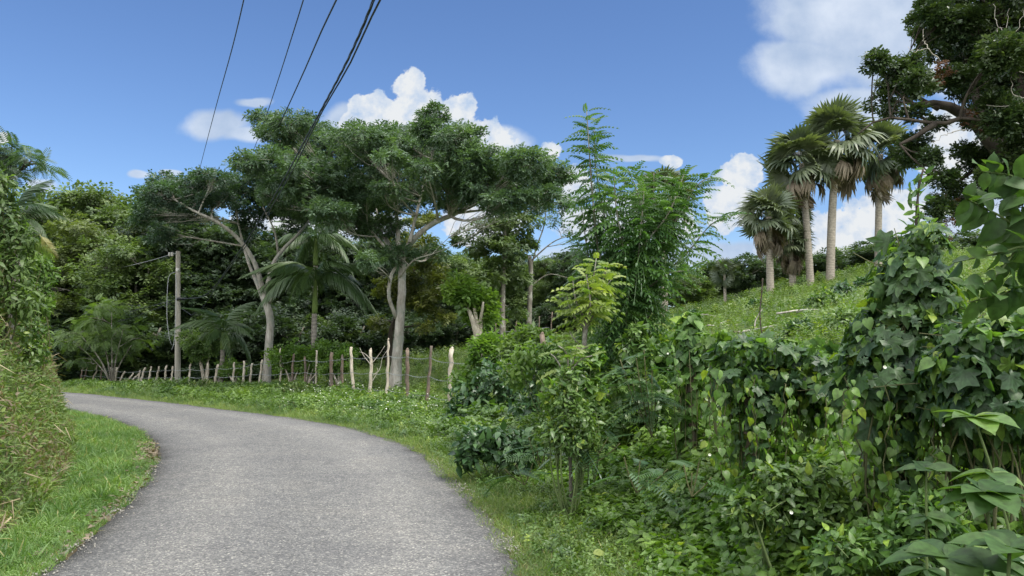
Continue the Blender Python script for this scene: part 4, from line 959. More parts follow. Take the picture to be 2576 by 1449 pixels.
def fan_palm(label, px, ybase, ytop, Z, R, seed, lean=0.0, dead=26, green=34, tr=0.27, ypx=None, name='fan_palm', trunk=True, hbase=None):
    R = R * 0.98
    rng = np.random.RandomState(seed)
    x = (px - CX) / FPX * Z; gz = Hs(x, Z); base = np.array([x, Z, gz])
    cz = P(px, ytop, Z)[2] - R * 0.86; top = np.array([x + lean, Z, cz])
    root = thing(name, label, 'palm tree', base, 'fan palms on the hill')
    tb = Tubes(); c = spline([base - (0, 0, 0.3), base * 0.5 + top * 0.5 + (lean * -0.1, 0, 0), top], 26)
    rad = tr * 0.86 * np.interp(np.linspace(0, 1, 26), [0, 0.08, 0.3, 0.7, 1], [1.25, 1.0, 0.95, 0.85, 0.7]); tb.add(c, rad, 14, 0.015, rng)
    part('trunk', tb.mesh('trunk', MAT['palm_trunk'], base), root)
    n = green; a = np.arange(n) * 2.39996; el = np.linspace(1.35, -0.75, n) + 0.15 * rng.randn(n)
    d = np.stack([np.cos(a) * np.cos(el), np.sin(a) * np.cos(el), np.sin(el)], 1)
    up = np.stack([-np.cos(a) * np.sin(el), -np.sin(a) * np.sin(el), np.cos(el)], 1) + 0.6 * rng.randn(n, 3)
    part('fronds', scatter('fronds', FANS, np.tile(top, (n, 1)) + d * 0.05 * R, d, up, R * (0.56 + 0.1 * rng.rand(n)), MAT['fan'], np.clip(0.5 + 0.25 * rng.randn(n), 0, 1), seed, origin=base), root)
    if dead == 0: return root
    n = int(dead * 0.5); a = np.arange(n) * 2.39996 + 1; el = -0.3 - 1.15 * rng.rand(n) ** 0.7
    d = np.stack([np.cos(a) * np.cos(el), np.sin(a) * np.cos(el), np.sin(el)], 1)
    up = np.stack([-np.cos(a) * np.sin(el), -np.sin(a) * np.sin(el), np.cos(el)], 1) + 0.3 * rng.randn(n, 3)
    part('dead_fronds', scatter('dead_fronds', DEAD, np.tile(top, (n, 1)) - np.stack([0 * a, 0 * a, R * (0.05 + 0.4 * rng.rand(n))], 1), d, up, R * (0.34 + 0.28 * rng.rand(n)), MAT['fan_dead'], rng.rand(n), seed, origin=base), root, 'skirt of hanging brown dead fronds')
    return root
fan_palm('fan palm with the shortest clear trunk, standing lowest on the slope of the hill', 1940, 695, 478, 47, 2.0, 301, dead=40)
fan_palm('short fan palm half hidden behind the left-hand group of hill palms', 1994, 690, 565, 49, 1.5, 302, dead=34, tr=0.2)
fan_palm('tall fan palm with crown reaching furthest left, third trunk from the left', 2042, 685, 330, 48, 2.45, 303, dead=34, lean=-0.35)
fan_palm('tallest fan palm on the hill, with a thick pale leaning trunk', 2090, 675, 268, 48, 2.6, 304, lean=0.75, dead=34, tr=0.31)
fan_palm('fan palm right of the tallest one, crown touching the dark oak-like tree', 2213, 650, 312, 50, 2.4, 305, lean=0.45, dead=34)
fan_palm('fan palm seen behind the tall sprouting saplings', 1672, 745, 425, 50, 2.2, 306, dead=30)
fan_palm('small stemless fan palm with yellowish leaves on the hill shoulder', 1825, 690, 655, 50, 1.1, 307, dead=0, green=16, tr=0.12)
fan_palm('second fan palm crown overlapping the shortest one from behind', 2000, 690, 495, 52, 1.8, 308, dead=22, tr=0.2, lean=-0.3)

def royal_frond(seed, L_=1.0, droop=0.75, pairs=46):
    r = np.random.RandomState(seed); lst = []
    def c(t): return np.array([0, t * (1 - 0.25 * droop * t), 0.18 * math.sin(t * 1.5) - droop * t ** 2.2])
    ts = np.linspace(0, 1, 12); V = []; F = []
    for t in ts: V += [tuple(c(t) + (-0.012 * (1.1 - t), 0, 0)), tuple(c(t) + (0.012 * (1.1 - t), 0, 0))]
    for i in range(11): F.append((2 * i, 2 * i + 1, 2 * i + 3, 2 * i + 2))
    lst.append((np.array(V), F))
    leaflet = T_leaf([(0, 0.02), (0.4, 0.035), (0.8, 0.02), (1, 0)], 0.3, 0.45)
    for t in np.linspace(0.14, 1.0, pairs):
        s = 0.27 * math.sin(math.pi * min(1, 0.15 + 0.8 * t)) + 0.05; tn = c(min(1, t + 0.02)) - c(t - 0.02)
        for sg in (-1, 1):
            d = np.array([sg * 1.0, 0, -0.55 + 0.25 * r.randn()]) + nrm(tn) * 0.6
            lst.append(T_place(leaflet, c(t), d, (0.2 * sg, 0, 1), s * (0.9 + 0.2 * r.rand())))
    return T_merge(lst)
ROYAL = [royal_frond(s, droop=dd) for s, dd in ((1, 0.55), (2, 0.8), (3, 1.0))]
def royal_palm(label, px, ybase, yshaft, ytop, Z, seed, n=15, L_=3.0, tr=0.12, tint='royal', elmin=-0.2, elmax=1.2, cat='palm tree', group='royal palms at the edge of the wood', shaft=1.3, base_h=None):
    rng = np.random.RandomState(seed); x = (px - CX) / FPX * Z; gz = Hs(x, Z) if base_h is None else base_h; base = np.array([x, Z, gz])
    z1 = P(px, ytop, Z)[2]
    root = thing('royal_palm', label, cat, base, group)
    tb = Tubes(); top = np.array([x + 0.1, Z, z1]); c = spline([base - (0, 0, .2), base * .5 + top * .5 + (0.05, 0, 0), top - (0, 0, shaft)], 24)
    tb.add(c, np.linspace(tr * 1.25, tr * 0.85, 24), 12, 0.01, rng); part('trunk', tb.mesh('trunk', MAT['royal_trunk'], base), root)
    t2 = Tubes(); c2 = spline([c[-1] - (0, 0, .02), (c[-1] + top) / 2, top], 8); t2.add(c2, np.array([1.05, 1.12, 1.05, .95, .85, .75, .6, .4]) * tr, 12); part('crownshaft', t2.mesh('crownshaft', MAT['crownshaft'], base), root)
    a = np.arange(n) * 2.39996 + seed; el = np.linspace(elmax, elmin, n) + 0.1 * rng.randn(n)
    d = np.stack([np.cos(a) * np.cos(el), np.sin(a) * np.cos(el), np.sin(el)], 1)
    up = np.stack([-np.cos(a) * np.sin(el), -np.sin(a) * np.sin(el), np.cos(el)], 1) + 0.1 * rng.randn(n, 3)
    part('fronds', scatter('fronds', ROYAL, np.tile(top, (n, 1)), d, up, L_ * (0.85 + 0.25 * rng.rand(n)), MAT[tint], np.clip(0.5 + 0.2 * rng.randn(n), 0, 1), seed, origin=base), root)
    return root
royal_palm('royal palm with a green crownshaft and drooping fronds right of the forked tree', 785, 965, 690, 702, 29.5, 311, n=14, L_=2.5, elmin=0.05, elmax=0.85, tr=0.10)
royal_palm('smaller shaded royal palm left of the forked tree', 556, 970, 830, 835, 31.5, 312, n=12, L_=1.7, tr=0.10, shaft=0.7, elmax=1.3)
royal_palm('dim palm with arching fronds deep in the wood behind the royal palms', 786, 960, 700, 600, 37, 313, n=13, L_=2.2)

# ------------------------------------------------------------------ utility pole and power lines
Zp = 32.5; xb = (453 - CX) / FPX * Zp; gz = Hs(xb, Zp); pb = np.array([xb, Zp, gz]); pt = P(448, 632, Zp)
pole = thing('utility_pole', 'slender square concrete utility pole behind the fence, left of the forked tree', 'utility pole', pb)
tb = Tubes(); tb.add(np.linspace(pb - (0, 0, .3), pt, 12), np.linspace(0.135, 0.10, 12), 4); part('pole_shaft', tb.mesh('pole_shaft', MAT['concrete'], pb, smooth=False), pole)
def box_mesh(name, c, h, mat, origin):
    c = np.array(c) - origin; V = np.array([(sx_, sy_, sz_) for sx_ in (-1, 1) for sy_ in (-1, 1) for sz_ in (-1, 1)], float) * h + c
    f = [(0, 1, 3, 2), (4, 6, 7, 5), (0, 4, 5, 1), (2, 3, 7, 6), (0, 2, 6, 4), (1, 5, 7, 3)]
    return raw_mesh(name, V, [4] * 6, np.array(f).ravel(), mat)
tb = Tubes(); q0 = pt - (0.05, 0, 0.10); tb.add([q0, q0 - (0.30, 0, 0.03)], 0.022, 6); part('bracket', tb.mesh('bracket', MAT['wire'], pb), pole)
for dx in (0.24, 0.36):
    tb = Tubes(); c = q0 - (dx - .05, 0, 0.03); tb.add([c + (0, 0, -.09), c + (0, 0, -.03), c, c + (0, 0, .05), c + (0, 0, .09)], [0.03, 0.055, 0.035, 0.055, 0.02], 9); part('insulator', tb.mesh('insulator', MAT['porcelain'], pb), pole)
zc = P(452, 752, Zp)[2]; part('clamp', box_mesh('clamp', (pb[0] + .0, Zp - 0.0, zc), (0.15, 0.15, 0.05), MAT['cable'], pb), pole)
part('junction_box', box_mesh('junction_box', (pb[0] - 0.14, Zp - 0.05, P(440, 680, Zp)[2]), (0.055, 0.06, 0.075), MAT['porcelain'], pb), pole)
tb = Tubes(); tb.add(spline([P(440, 685, Zp - .15), P(424, 700, Zp - .2), P(420, 790, Zp - .2), P(426, 850, Zp - .2), P(432, 868, Zp - .15)], 30), 0.014, 5)
part('hanging_cable', tb.mesh('hanging_cable', MAT['cable_grey'], pb), pole, 'loose pale cable looping down the side of the pole')
tb = Tubes(); tb.add(spline([P(441, 690, Zp - .16), P(444, 720, Zp - .2), P(442, 800, Zp - .2), P(438, 860, Zp - .2), P(432, 880, Zp - .2)], 30), 0.014, 5)
part('hanging_cable', tb.mesh('hanging_cable', MAT['cable_grey'], pb), pole, 'second thin cable hanging against the pole')
def line(label, ptsw, r, mat='cable', sides=6, n=50, name='power_line', twist=False, group='overhead lines crossing the road'):
    if group.startswith('overhead'):     # carried on over the road to the next pole, out of view behind the viewer
        e_ = ptsw[-1]; f_ = ptsw[-2]; g_ = (e_ - f_) / (e_[1] - f_[1]); ptsw = list(ptsw) + [e_ + g_ * dy + np.array([0, 0, up_ - g_[2] * dy * 0.7]) for dy, up_ in ((-5.0, 0.0), (-14.0, 0.2), (-28.0, 0.8))]
    c = spline(ptsw, n if not twist else 420); tb = Tubes()
    if twist:
        th = np.linspace(0, 1, len(c)) * 2 * math.pi * 30
        for k in range(3):
            a = th + k * 2.094; q = c + np.stack([np.cos(a), 0 * a, np.sin(a)], 1) * r; tb.add(q, r * 0.95, 5)
    else: tb.add(c, r, sides)
    o_ = c[0]; return solo(name, tb.mesh(name, MAT[mat], o_), label, 'power line', group, loc=o_)
def PL(lst): return [P(a, b, z) for a, b, z in lst]
# each runs from the far side of the wood to the unseen pole behind the viewer
line('leftmost thin overhead wire, ending behind the left tree tops', PL([(497, 447, 40), (510, 395, 34), (545, 262, 23), (583, 125, 16.5), (613, 0, 13), (650, -170, 10)]), 0.012)
line('second thin overhead wire from the left, reaching the big tree crown', PL([(628, 402, 36), (660, 320, 28), (700, 200, 20), (735, 90, 15.5), (763, 0, 13), (810, -160, 10)]), 0.012)
line('third overhead wire from the left, a little thicker', PL([(655, 410, 34), (700, 320, 26), (760, 190, 19), (810, 75, 15), (846, 0, 13), (915, -160, 10)]), 0.016)
line('twisted black overhead cable running down to the concrete pole', PL([(454, 752, 32.3), (520, 740, 30.5), (590, 650, 27), (650, 560, 24), (715, 450, 20), (790, 310, 16), (860, 180, 12.5), (905, 85, 10.5), (940, 0, 9), (1010, -170, 7)]), 0.011, twist=True)
line('plain black cable hanging beside the twisted one', PL([(456, 775, 32.3), (480, 793, 31.5), (510, 775, 30.5), (555, 705, 28.5), (640, 590, 24.2), (730, 440, 19.5), (800, 300, 15.9), (875, 170, 12.2), (915, 85, 10.4), (955, 0, 9), (1040, -170, 7)]), 0.013, 'cable')
line('thin wire leading left from the pole top into the trees', PL([(440, 637, 32.4), (380, 655, 35), (310, 672, 38), (230, 690, 41)]), 0.012, 'cable_grey', group='lines leading left from the concrete pole')
line('lower black cable leading left from the pole into the trees', PL([(447, 752, 32.4), (400, 765, 34), (310, 788, 37), (220, 806, 40)]), 0.016, 'cable', group='lines leading left from the concrete pole')
line('lowest sagging cable at the left, near the far bend', PL([(447, 756, 32.4), (370, 785, 34), (280, 812, 37), (100, 832, 42)]), 0.014, 'cable', group='lines leading left from the concrete pole')

# ------------------------------------------------------------------ fence of rough posts and barbed wire
POSTS = [(208, 927, 208, .04), (221, 924, 215, .04), (247, 917, 237, .045), (259, 919, 259, .04), (280, 924, 282, .05), (294, 924, 292, .085), (313, 934, 295, .045), (336, 938, 309, .04), (348, 942, 314, .04), (352, 934, 352, .05),
         (365, 925, 360, .055), (381, 922, 378, .045), (400, 922, 393, .045), (418, 922, 418, .045), (435, 922, 435, .045), (479, 918, 479, .05), (524, 915, 524, .055), (548, 917, 541, .06), (589, 915, 589, .05), (616, 908, 613, .055), (635, 914, 631, .05),
         (661, 905, 655, .06), (705, 879, 705, .05), (738, 893, 738, .06), (767, 900, 770, .07), (797, 881, 798, .055), (834, 886, 836, .09), (860, 896, 862, .07), (883, 873, 896, .075), (932, 880, 933, .075), (976, 855, 969, .055), (1025, 880, 1026, .08), (1086, 870, 1073, .065),
         (1135, 878, 1131, .085), (1199, 893, 1194, .06), (1274, 914, 1262, .075), (1368, 842, 1361, .08), (1454, 880, 1450, .09), (1531, 850, 1522, .06)]
fz = lambda px: float(np.interp(px, *FENCEZ))
fence = thing('barbed_wire_fence', 'rough wooden post and barbed wire fence along the far side of the road', 'fence', ((1000 - CX) / FPX * fz(1000), fz(1000), 0))
fo = np.array(fence.location)
rng = np.random.RandomState(7); anchors = []
for pi_, (xt, yt, xb_, r_) in enumerate(POSTS):
    r_ = r_ * (0.74 if xb_ > 700 else 0.9)
    Z = fz(xb_); top = P(xt, yt, Z + 0.05 * rng.randn()); x = (xb_ - CX) / FPX * Z; bot = np.array([x, Z, Hs(x, Z) - 0.15])
    tb = Tubes(); n = 12; c = curve_pts(bot, top, rng, n, 0.018); c += 0.012 * rng.randn(n, 3) * (1, 1, 0)
    tb.add(c, r_ * np.linspace(1.12, 0.82, n) * (1 + 0.07 * rng.randn(n)), 9, 0.05, rng)
    if rng.rand() < 0.4:
        tp = c[-1]; tb.add([tp - (0, 0, .02), tp + (0.01, 0, .03), tp + (0.02, 0, .06)], [r_ * .8, r_ * .6, r_ * .2], 7)
    dark = pi_ in (0, 1, 3, 23, 24, 26, 27, 31, 32, 34, 35, 36, 37)
    part('post', tb.mesh('post', MAT['post_dark' if dark else 'post'], fo), fence)
    if not (6 <= pi_ <= 8): anchors.append((c, r_))
for lv in (0.85, 0.58, 0.30):
    pts = []
    for c, r_ in anchors:
        k = lv * (len(c) - 1); i = int(k); p = c[i] * (1 - (k - i)) + c[min(i + 1, len(c) - 1)] * (k - i); pts.append(p - (0, r_ + 0.008, 0))
    pts = np.array(pts)
    # straighten heights so that the wire runs smoothly
    zz = pts[:, 2].copy(); ker = np.ones(5) / 5; zz = np.convolve(np.pad(zz, 2, 'edge'), ker, 'valid'); pts[:, 2] = zz
    full = []
    for a_, b_ in zip(pts[:-1], pts[1:]):
        t_ = np.linspace(0, 1, 7)[:-1, None]; s_ = a_ + (b_ - a_) * t_; s_[:, 2] -= 0.05 * np.sin(np.pi * t_[:, 0]) * min(1, np.linalg.norm(b_ - a_)); full += list(s_)
    full.append(pts[-1]); full = np.array(full); tb = Tubes(); tb.add(full, 0.0065, 4)
    Ls = np.r_[0, np.cumsum(np.linalg.norm(np.diff(full, axis=0), axis=1))]
    for s_ in np.arange(0, Ls[-1], 0.16):
        p = np.array([np.interp(s_, Ls, full[:, j]) for j in range(3)]); 
        if p[1] > 30: continue
        tb.add([p + (-0.008, 0, -0.026), p + (0.008, 0, 0.026)], 0.005, 3, cap=False); tb.add([p + (0.01, -0.02, 0.012), p + (-0.01, 0.02, -0.012)], 0.005, 3, cap=False)
    part('barbed_wire', tb.mesh('barbed_wire', MAT['wire'], fo), fence)
# far pasture fence
ff = thing('stick_fence', 'distant fence of thin dark sticks at the back of the pasture', 'fence', P(1180, 868, 46)); fo2 = np.array(ff.location)
for k, px in enumerate([900, 940, 1003, 1030, 1060, 1092, 1103, 1137, 1150, 1180, 1207, 1241, 1290, 1352, 1390]):
    Z = 46 + 0.003 * (px - 1180); x = (px - CX) / FPX * Z; g = Hs(x, Z); h = 1.1 + 0.7 * rng.rand()
    tb = Tubes(); c = curve_pts((x, Z, g - .1), (x + 0.15 * rng.randn(), Z, g + h), rng, 7, 0.05); tb.add(c, 0.035, 6); part('post', tb.mesh('post', MAT['post_dark'], fo2), ff)
tb = Tubes(); tb.add([(( px - CX) / FPX * 46, 46 - .05, Hs((px - CX) / FPX * 46, 46) + 0.9) for px in range(900, 1400, 30)], 0.008, 4); part('wire', tb.mesh('wire', MAT['wire'], fo2), ff)
# bare side twigs on one post
rng = np.random.RandomState(8); Z = 23.2
tw = thing('bare_twigs', 'bare dry twigs leaning against the fence left of the tall white post', 'branch', P(935, 980, Z)); o_ = np.array(tw.location); tb = Tubes()
for l_ in [[(935, 920), (915, 895), (905, 875)], [(935, 915), (955, 890), (968, 870)], [(937, 945), (955, 930), (962, 900), (975, 880)], [(933, 905), (918, 890), (903, 885)], [(936, 960), (950, 935), (948, 925)]]:
    tb.add(spline([P(a, b, Z) for a, b in l_], 9), np.linspace(0.012, 0.005, 9), 5)
part('twigs', tb.mesh('twigs', MAT['bark_bare'], o_), tw)
# ------------------------------------------------------------------ foreground and near vegetation
def shell_points(blobs, Z, rng, zr=None, up=0.5, down=0.8, inner=0.25, spread=0.5):
    """leaves shingled over the outside of overlapping lumps; blobs (px, py, rx, ry, n[, dz])"""
    Ps, Ds, Ns, Rs, I = [], [], [], [], []
    for c in blobs:
        px, py, rx, ry, n = c[:5]; Zc = Z + (c[5] if len(c) > 5 else 0); s = Zc / FPX
        cc = P(px, py, Zc); rad = np.array([rx * s, zr if zr else max(0.12, min(rx * s, 0.7)), ry * s])
        d = nrm(rng.randn(n, 3)); e = (0.72 + 0.34 * rng.rand(n, 1)); ins = rng.rand(n) < inner; e[ins] *= rng.rand(ins.sum(), 1) ** 0.5
        p = cc + d * e * rad; nl = nrm(d / rad)
        Ps.append(p); Ds.append(nl * 0.45 + (0, 0, -down) + spread * rng.randn(n, 3)); Ns.append(nl + (0, 0, up) + 0.35 * rng.randn(n, 3))
        Rs.append(np.clip(0.42 + 0.1 * rng.randn() + 0.24 * rng.randn(n), 0, 0.86)); I.append(ins)
    R = np.concatenate(Rs); k = rng.rand(len(R)) < 0.055; R[k] = 0.995
    return np.concatenate(Ps), np.concatenate(Ds), np.concatenate(Ns), R
def in_ground(base): return np.array([base[0], base[1], Hs(base[0], base[1])])
def mass(name, label, cat, Z, foot_px, blobs, parts, seed, stems_to=None, stem_mat='vinestem', stem_r=0.012, group=None, post=None, zr=None, **kw):
    """parts: list of (part name, templates, size, material, fraction)"""
    rng = np.random.RandomState(seed)
    x = (foot_px - CX) / FPX * Z; base = in_ground(np.array([x, Z, 0])); root = thing(name, label, cat, base, group)
    for pn, tm, size, mt, fr in parts:
        bl = [(b[0], b[1], b[2], b[3], max(3, int(b[4] * fr))) + tuple(b[5:]) for b in blobs]
        Pq, D, N_, R = shell_points(bl, Z, rng, zr, **kw)
        part(pn, scatter(pn, tm, Pq, D, N_, size * (0.45 + 0.95 * rng.rand(len(Pq)) ** 1.3), MAT[mt], R, seed, origin=base), root)
    tb = Tubes()
    for b in blobs:
        Zb = Z + (b[5] if len(b) > 5 else 0); c = P(b[0], b[1], Zb)
        for k in range(2):
            e = c + rng.randn(3) * (0.25 * b[2] / FPX * Z); tb.add(curve_pts(base - (0, 0, .05) + rng.randn(3) * (0.05, .05, 0), e, rng, 9, 0.07), np.linspace(stem_r, stem_r * 0.5, 9), 5, cap=False)
            for q in range(4):
                tb.add(curve_pts(e, c + rng.randn(3) * 0.7 * np.array([b[2], b[2], b[3]]) / FPX * Z, rng, 5, 0.12), np.linspace(stem_r * .5, stem_r * .25, 5), 4, cap=False)
    part('stems', tb.mesh('stems', MAT[stem_mat], base), root)
    if post:
        xt, yt, r_ = post; tb = Tubes(); tb.add(curve_pts(base - (0, 0, .2), P(xt, yt, Z), rng, 12, 0.02), r_ * (1 + 0.06 * rng.randn(12)), 9, 0.06, rng); part('post', tb.mesh('post', MAT['post_dark'], base), root)
    return root, base, rng
def strings(root, base, Z, lst, leaf, size, mat, seed, step=0.05, pn='hanging_vines'):
    """lst (px top, y top, px bottom, y bottom, dz): strands hung with leaves"""
    rng = np.random.RandomState(seed); tb = Tubes(); Ps = []; Ds = []; Ns = []
    for x0, y0, x1, y1, dz in lst:
        a = P(x0, y0, Z + dz); b_ = P(x1, y1, Z + dz + 0.1 * rng.randn()); c = curve_pts(a, b_, rng, 16, 0.03) + 0.012 * rng.randn(16, 3); c[-1] = c[-1]; tb.add(c, 0.0035, 4, cap=False)
        L_ = np.linalg.norm(b_ - a); n = max(4, int(L_ / step)); t = rng.rand(n) * 15; i = np.minimum(t.astype(int), 14); p = c[i] + (c[i + 1] - c[i]) * (t - i)[:, None]
        an = rng.rand(n) * 6.28; o_ = np.stack([np.cos(an), np.sin(an), 0 * an], 1)
        Ps.append(p + o_ * 0.03 + 0.02 * rng.randn(n, 3)); Ds.append(o_ * 0.5 + (0, 0, -1) + 0.3 * rng.randn(n, 3)); Ns.append(o_ * (1, 1, 1) + (0, -0.5, 0.35) + 0.35 * rng.randn(n, 3))
    Pq = np.concatenate(Ps); n = len(Pq); R = np.clip(0.45 + 0.27 * rng.randn(n), 0, 0.86); R[rng.rand(n) < 0.07] = 0.995
    v = part(pn, tb.mesh(pn, MAT['vinestem'], base), root)
    part('heart_leaves', scatter('heart_leaves', leaf, Pq, np.concatenate(Ds), np.concatenate(Ns), size * (0.55 + 0.7 * rng.rand(n)), MAT[mat], R, seed, origin=base), root)

# bright thicket rising behind the near part of the fence
def thick_h(x, y): return (0.35 + 1.15 * vnoise(x, y, 0.55, 141)) * np.interp(y, [4, 7, 15, 20], [0.5, 1, 0.85, 0.3]) * np.clip(sdist(x, y, FEN) / 0.8 + 0.3, 0, 1)
x, y, r = sample(None, 21000, 0.8, 15, 5.5, 21, lambda x, y, r: (sdist(x, y, FEN) > -0.1) & (sdist(x, y, FEN) < 5.0) & (x / y < 0.8) & (x / y > -0.05), 16)
z = H(x, y) + 0.60 * thick_h(x, y) * r.rand(len(x)) ** 0.45
weeds('thicket', 'sunlit tangle of broad leaved creepers beyond the near fence posts', x, y, 0.22 + 0.14 * r.rand(len(x)), WEED_HEART + WEED[:3], MAT['heart'], r, z=z, lean=0.6, hi=0.8, tipp=0.06)

# tall sprouting saplings
def whips(name, label, Z, base_px, trunk, stems_, leafm, tm, lsize, seed, spacing=0.055, start=0.3, bark='bark_grey', cat='tree', r0=0.03, el=(0.2, 0.9), extra_down=0.0, group=None):
    rng = np.random.RandomState(seed); x = (base_px - CX) / FPX * Z; base = in_ground(np.array([x, Z, 0])); root = thing(name, label, cat, base, group); tb = Tubes()
    if trunk:
        w_ = px_line(trunk[0], Z); w_ = np.vstack([base - (0, 0, .1), w_]); c = spline(w_, 24); tb.add(c, np.linspace(trunk[1], trunk[2], 24), 10, 0.05, rng)
    Ps, Ds, Ns, Ss = [], [], [], []
    for st in stems_:
        pts, n_mul, st0 = st if isinstance(st, tuple) else (st, 1.0, start)
        c = spline(px_line(pts, Z), 40); tb.add(c, np.linspace(r0, 0.006, 40), 6, 0.03, rng)
        L_ = np.linalg.norm(np.diff(c, axis=0), axis=1).sum(); n = int(L_ * (1 - st0) / spacing * n_mul)
        t = st0 + (1 - st0) * (np.arange(n) + 0.5) / n; p = np.stack([np.interp(t, np.linspace(0, 1, 40), c[:, j]) for j in range(3)], 1); az = np.arange(n) * 2.39996 + rng.rand() * 6
        e = el[0] + (el[1] - el[0]) * t ** 2 + 0.2 * rng.randn(n) - extra_down
        Ps.append(p); Ds.append(np.stack([np.cos(az) * np.cos(e), np.sin(az) * np.cos(e), np.sin(e)], 1)); Ns.append(np.stack([-np.cos(az) * np.sin(e), -np.sin(az) * np.sin(e), np.cos(e)], 1) + 0.3 * rng.randn(n, 3)); Ss.append(lsize * (1.05 - 0.45 * t ** 3) * (0.8 + 0.35 * rng.rand(n)))
    Pq = np.concatenate(Ps); n = len(Pq)
    part('stems', tb.mesh('stems', MAT[bark], base), root)
    part('leaves', scatter('leaves', tm, Pq, np.concatenate(Ds), np.concatenate(Ns), np.concatenate(Ss), MAT[leafm], np.clip(0.45 + 0.28 * rng.randn(n), 0, 1), seed, origin=base), root)
    return root
PINN_SAP = [T_pinnate(7, ll=0.30, droop=d, hang=h, leaflet=T_leaf([(0, 0), (0.35, 0.2), (0.75, 0.14), (1, 0)], 0.2, 0.25)) for d, h in ((0.5, 0.4), (0.8, 0.55), (1.1, 0.5))]
whips('sprouting_sapling', 'tall many-stemmed sapling of dark pinnate leaves with a high narrow plume', 11, 1580, ([(1580, 960), (1584, 870), (1586, 820)], 0.085, 0.05),
      [([(1585, 830), (1560, 740), (1509, 642), (1490, 486), (1476, 281)], 1.0, .3), ([(1585, 820), (1551, 653, .2), (1523, 553, .3), (1500, 430, .3), (1494, 320, .2)], 1.2, .3), ([(1586, 810), (1612, 664), (1618, 553), (1600, 475), (1579, 425)], 1.5, .2),
       ([(1588, 800), (1600, 650, .3), (1640, 520, .4), (1645, 435, .4)], 1.5, .2), ([(1588, 810), (1651, 642, -.2), (1701, 553, -.3), (1751, 469, -.3), (1790, 445, -.3)], 1.2, .3), ([(1590, 820), (1640, 720, .2), (1723, 642, .4), (1790, 564, .5), (1840, 545, .5)], .9, .4),
       ([(1585, 800), (1570, 640, -.3), (1550, 520, -.4), (1545, 440, -.3)], 1.4, .25), ([(1588, 820), (1620, 740, -.3), (1680, 690, -.5), (1735, 680, -.5)], 1.2, .25), ([(1588, 800), (1600, 690, .1), (1660, 600, .1), (1690, 480, .1)], 1.5, .25),
       ([(1585, 820), (1540, 740, .2), (1490, 690, .3), (1462, 520, .3)], 1.0, .5), ([(1583, 870), (1550, 800, -.3), (1530, 720, -.4)], 1.4, .15), ([(1586, 860), (1630, 800, -.3), (1665, 720, -.3)], 1.4, .15), ([(1584, 880), (1575, 800, -.4), (1590, 700, -.5)], 1.4, .1), ([(1584, 900), (1520, 840, -.2), (1490, 800, -.3)], 1.2, .15), ([(1588, 800), (1610, 640, -.4), (1680, 540, -.5), (1720, 440, -.4)], 1.4, .3), ([(1586, 810), (1600, 700, -.5), (1610, 600, -.5), (1620, 480, -.5)], 1.4, .3)],
      'sprout', PINN_SAP, 0.37, 401, spacing=0.024, r0=0.02, el=(-0.2, 0.85))
PINN_WIDE = [T_pinnate(5, ll=0.42, droop=d, hang=h, leaflet=OVATE) for d, h in ((0.5, 0.3), (0.9, 0.5))]
whips('yellowing_sapling', 'yellow-green sapling with broad drooping leaflets left of the tall dark sapling', 9.6, 1478, ([(1470, 900), (1475, 800)], 0.035, 0.028),
      [[(1475, 830), (1440, 790, .2), (1425, 740, .2)], [(1475, 830), (1485, 770, -.2), (1475, 690, -.2)], [(1475, 800), (1500, 760, .3), (1530, 660, .3)], [(1475, 880), (1450, 860, .1), (1430, 830, .1)], [(1475, 800), (1490, 720), (1500, 650)], [(1475, 810), (1450, 760), (1440, 700)], [(1475, 790), (1510, 740, .1), (1540, 700, .2)], [(1475, 830), (1500, 780, -.1), (1520, 770, -.2)]], 'yellow', PINN_WIDE, 0.25, 402, spacing=0.030, start=0.25, r0=0.014, cat='sapling')
whips('yellow_leaved_creeper', 'bright yellow leafy spray in front of the fence below the saplings', 7.9, 1435, ([(1430, 960)], 0.02, 0.015),
      [[(1432, 950), (1425, 890), (1405, 870)], [(1432, 950), (1450, 890, .1), (1480, 872, .1)], [(1432, 940), (1460, 905), (1490, 895)], [(1432, 960), (1400, 905), (1385, 890)]], 'yellow', PINN_WIDE, 0.20, 403, spacing=0.035, start=0.35, r0=0.010, cat='creeper')
whips('slender_shoot', 'lone thin reddish shoot standing up against the hillside', 7.0, 1915, None, [[(1925, 900), (1912, 800), (1916, 740), (1919, 700)]], 'rust', [LEAF2], 0.03, 404, spacing=0.05, r0=0.006, cat='shoot', bark='bark_dark')
# ferny pinnate plants low in the undergrowth
PINN_FERN = [T_pinnate(12, ll=0.24, droop=d, hang=0.12, leaflet=T_leaf([(0, 0), (0.4, 0.13), (0.8, 0.09), (1, 0)], 0.15, 0.15)) for d in (0.3, 0.6)]
FN = [((1360, 1180), [(1330, 1100), (1380, 1085), (1420, 1075), (1350, 1120)], 8.6, 'low spread of bluish feathery leaves left of the tall sapling base'), ((1470, 1180), [(1450, 1090), (1500, 1085), (1530, 1100), (1480, 1120), (1560, 1115)], 7.8, 'flat-topped plant of bluish feathery leaves in front of the sapling'),
      ((1600, 1240), [(1570, 1150), (1610, 1160), (1640, 1190), (1680, 1180)], 6.6, 'dark feathery plant in the undergrowth below the vine-clad post'), ((1640, 1100), [(1600, 900), (1560, 905), (1640, 930), (1620, 880), (1590, 960), (1650, 1000)], 8.0, 'upright plant of blue-green pinnate leaves beside the sapling trunk'),
      ((1740, 1250), [(1760, 1150), (1720, 1170), (1790, 1200), (1740, 1190)], 6.0, 'fern-like plant with lighter leaves right of the dark feathery plant'), ((1320, 1220), [(1300, 1170), (1340, 1165), (1270, 1180)], 8.4, 'small feathery plant nearest the road edge')]
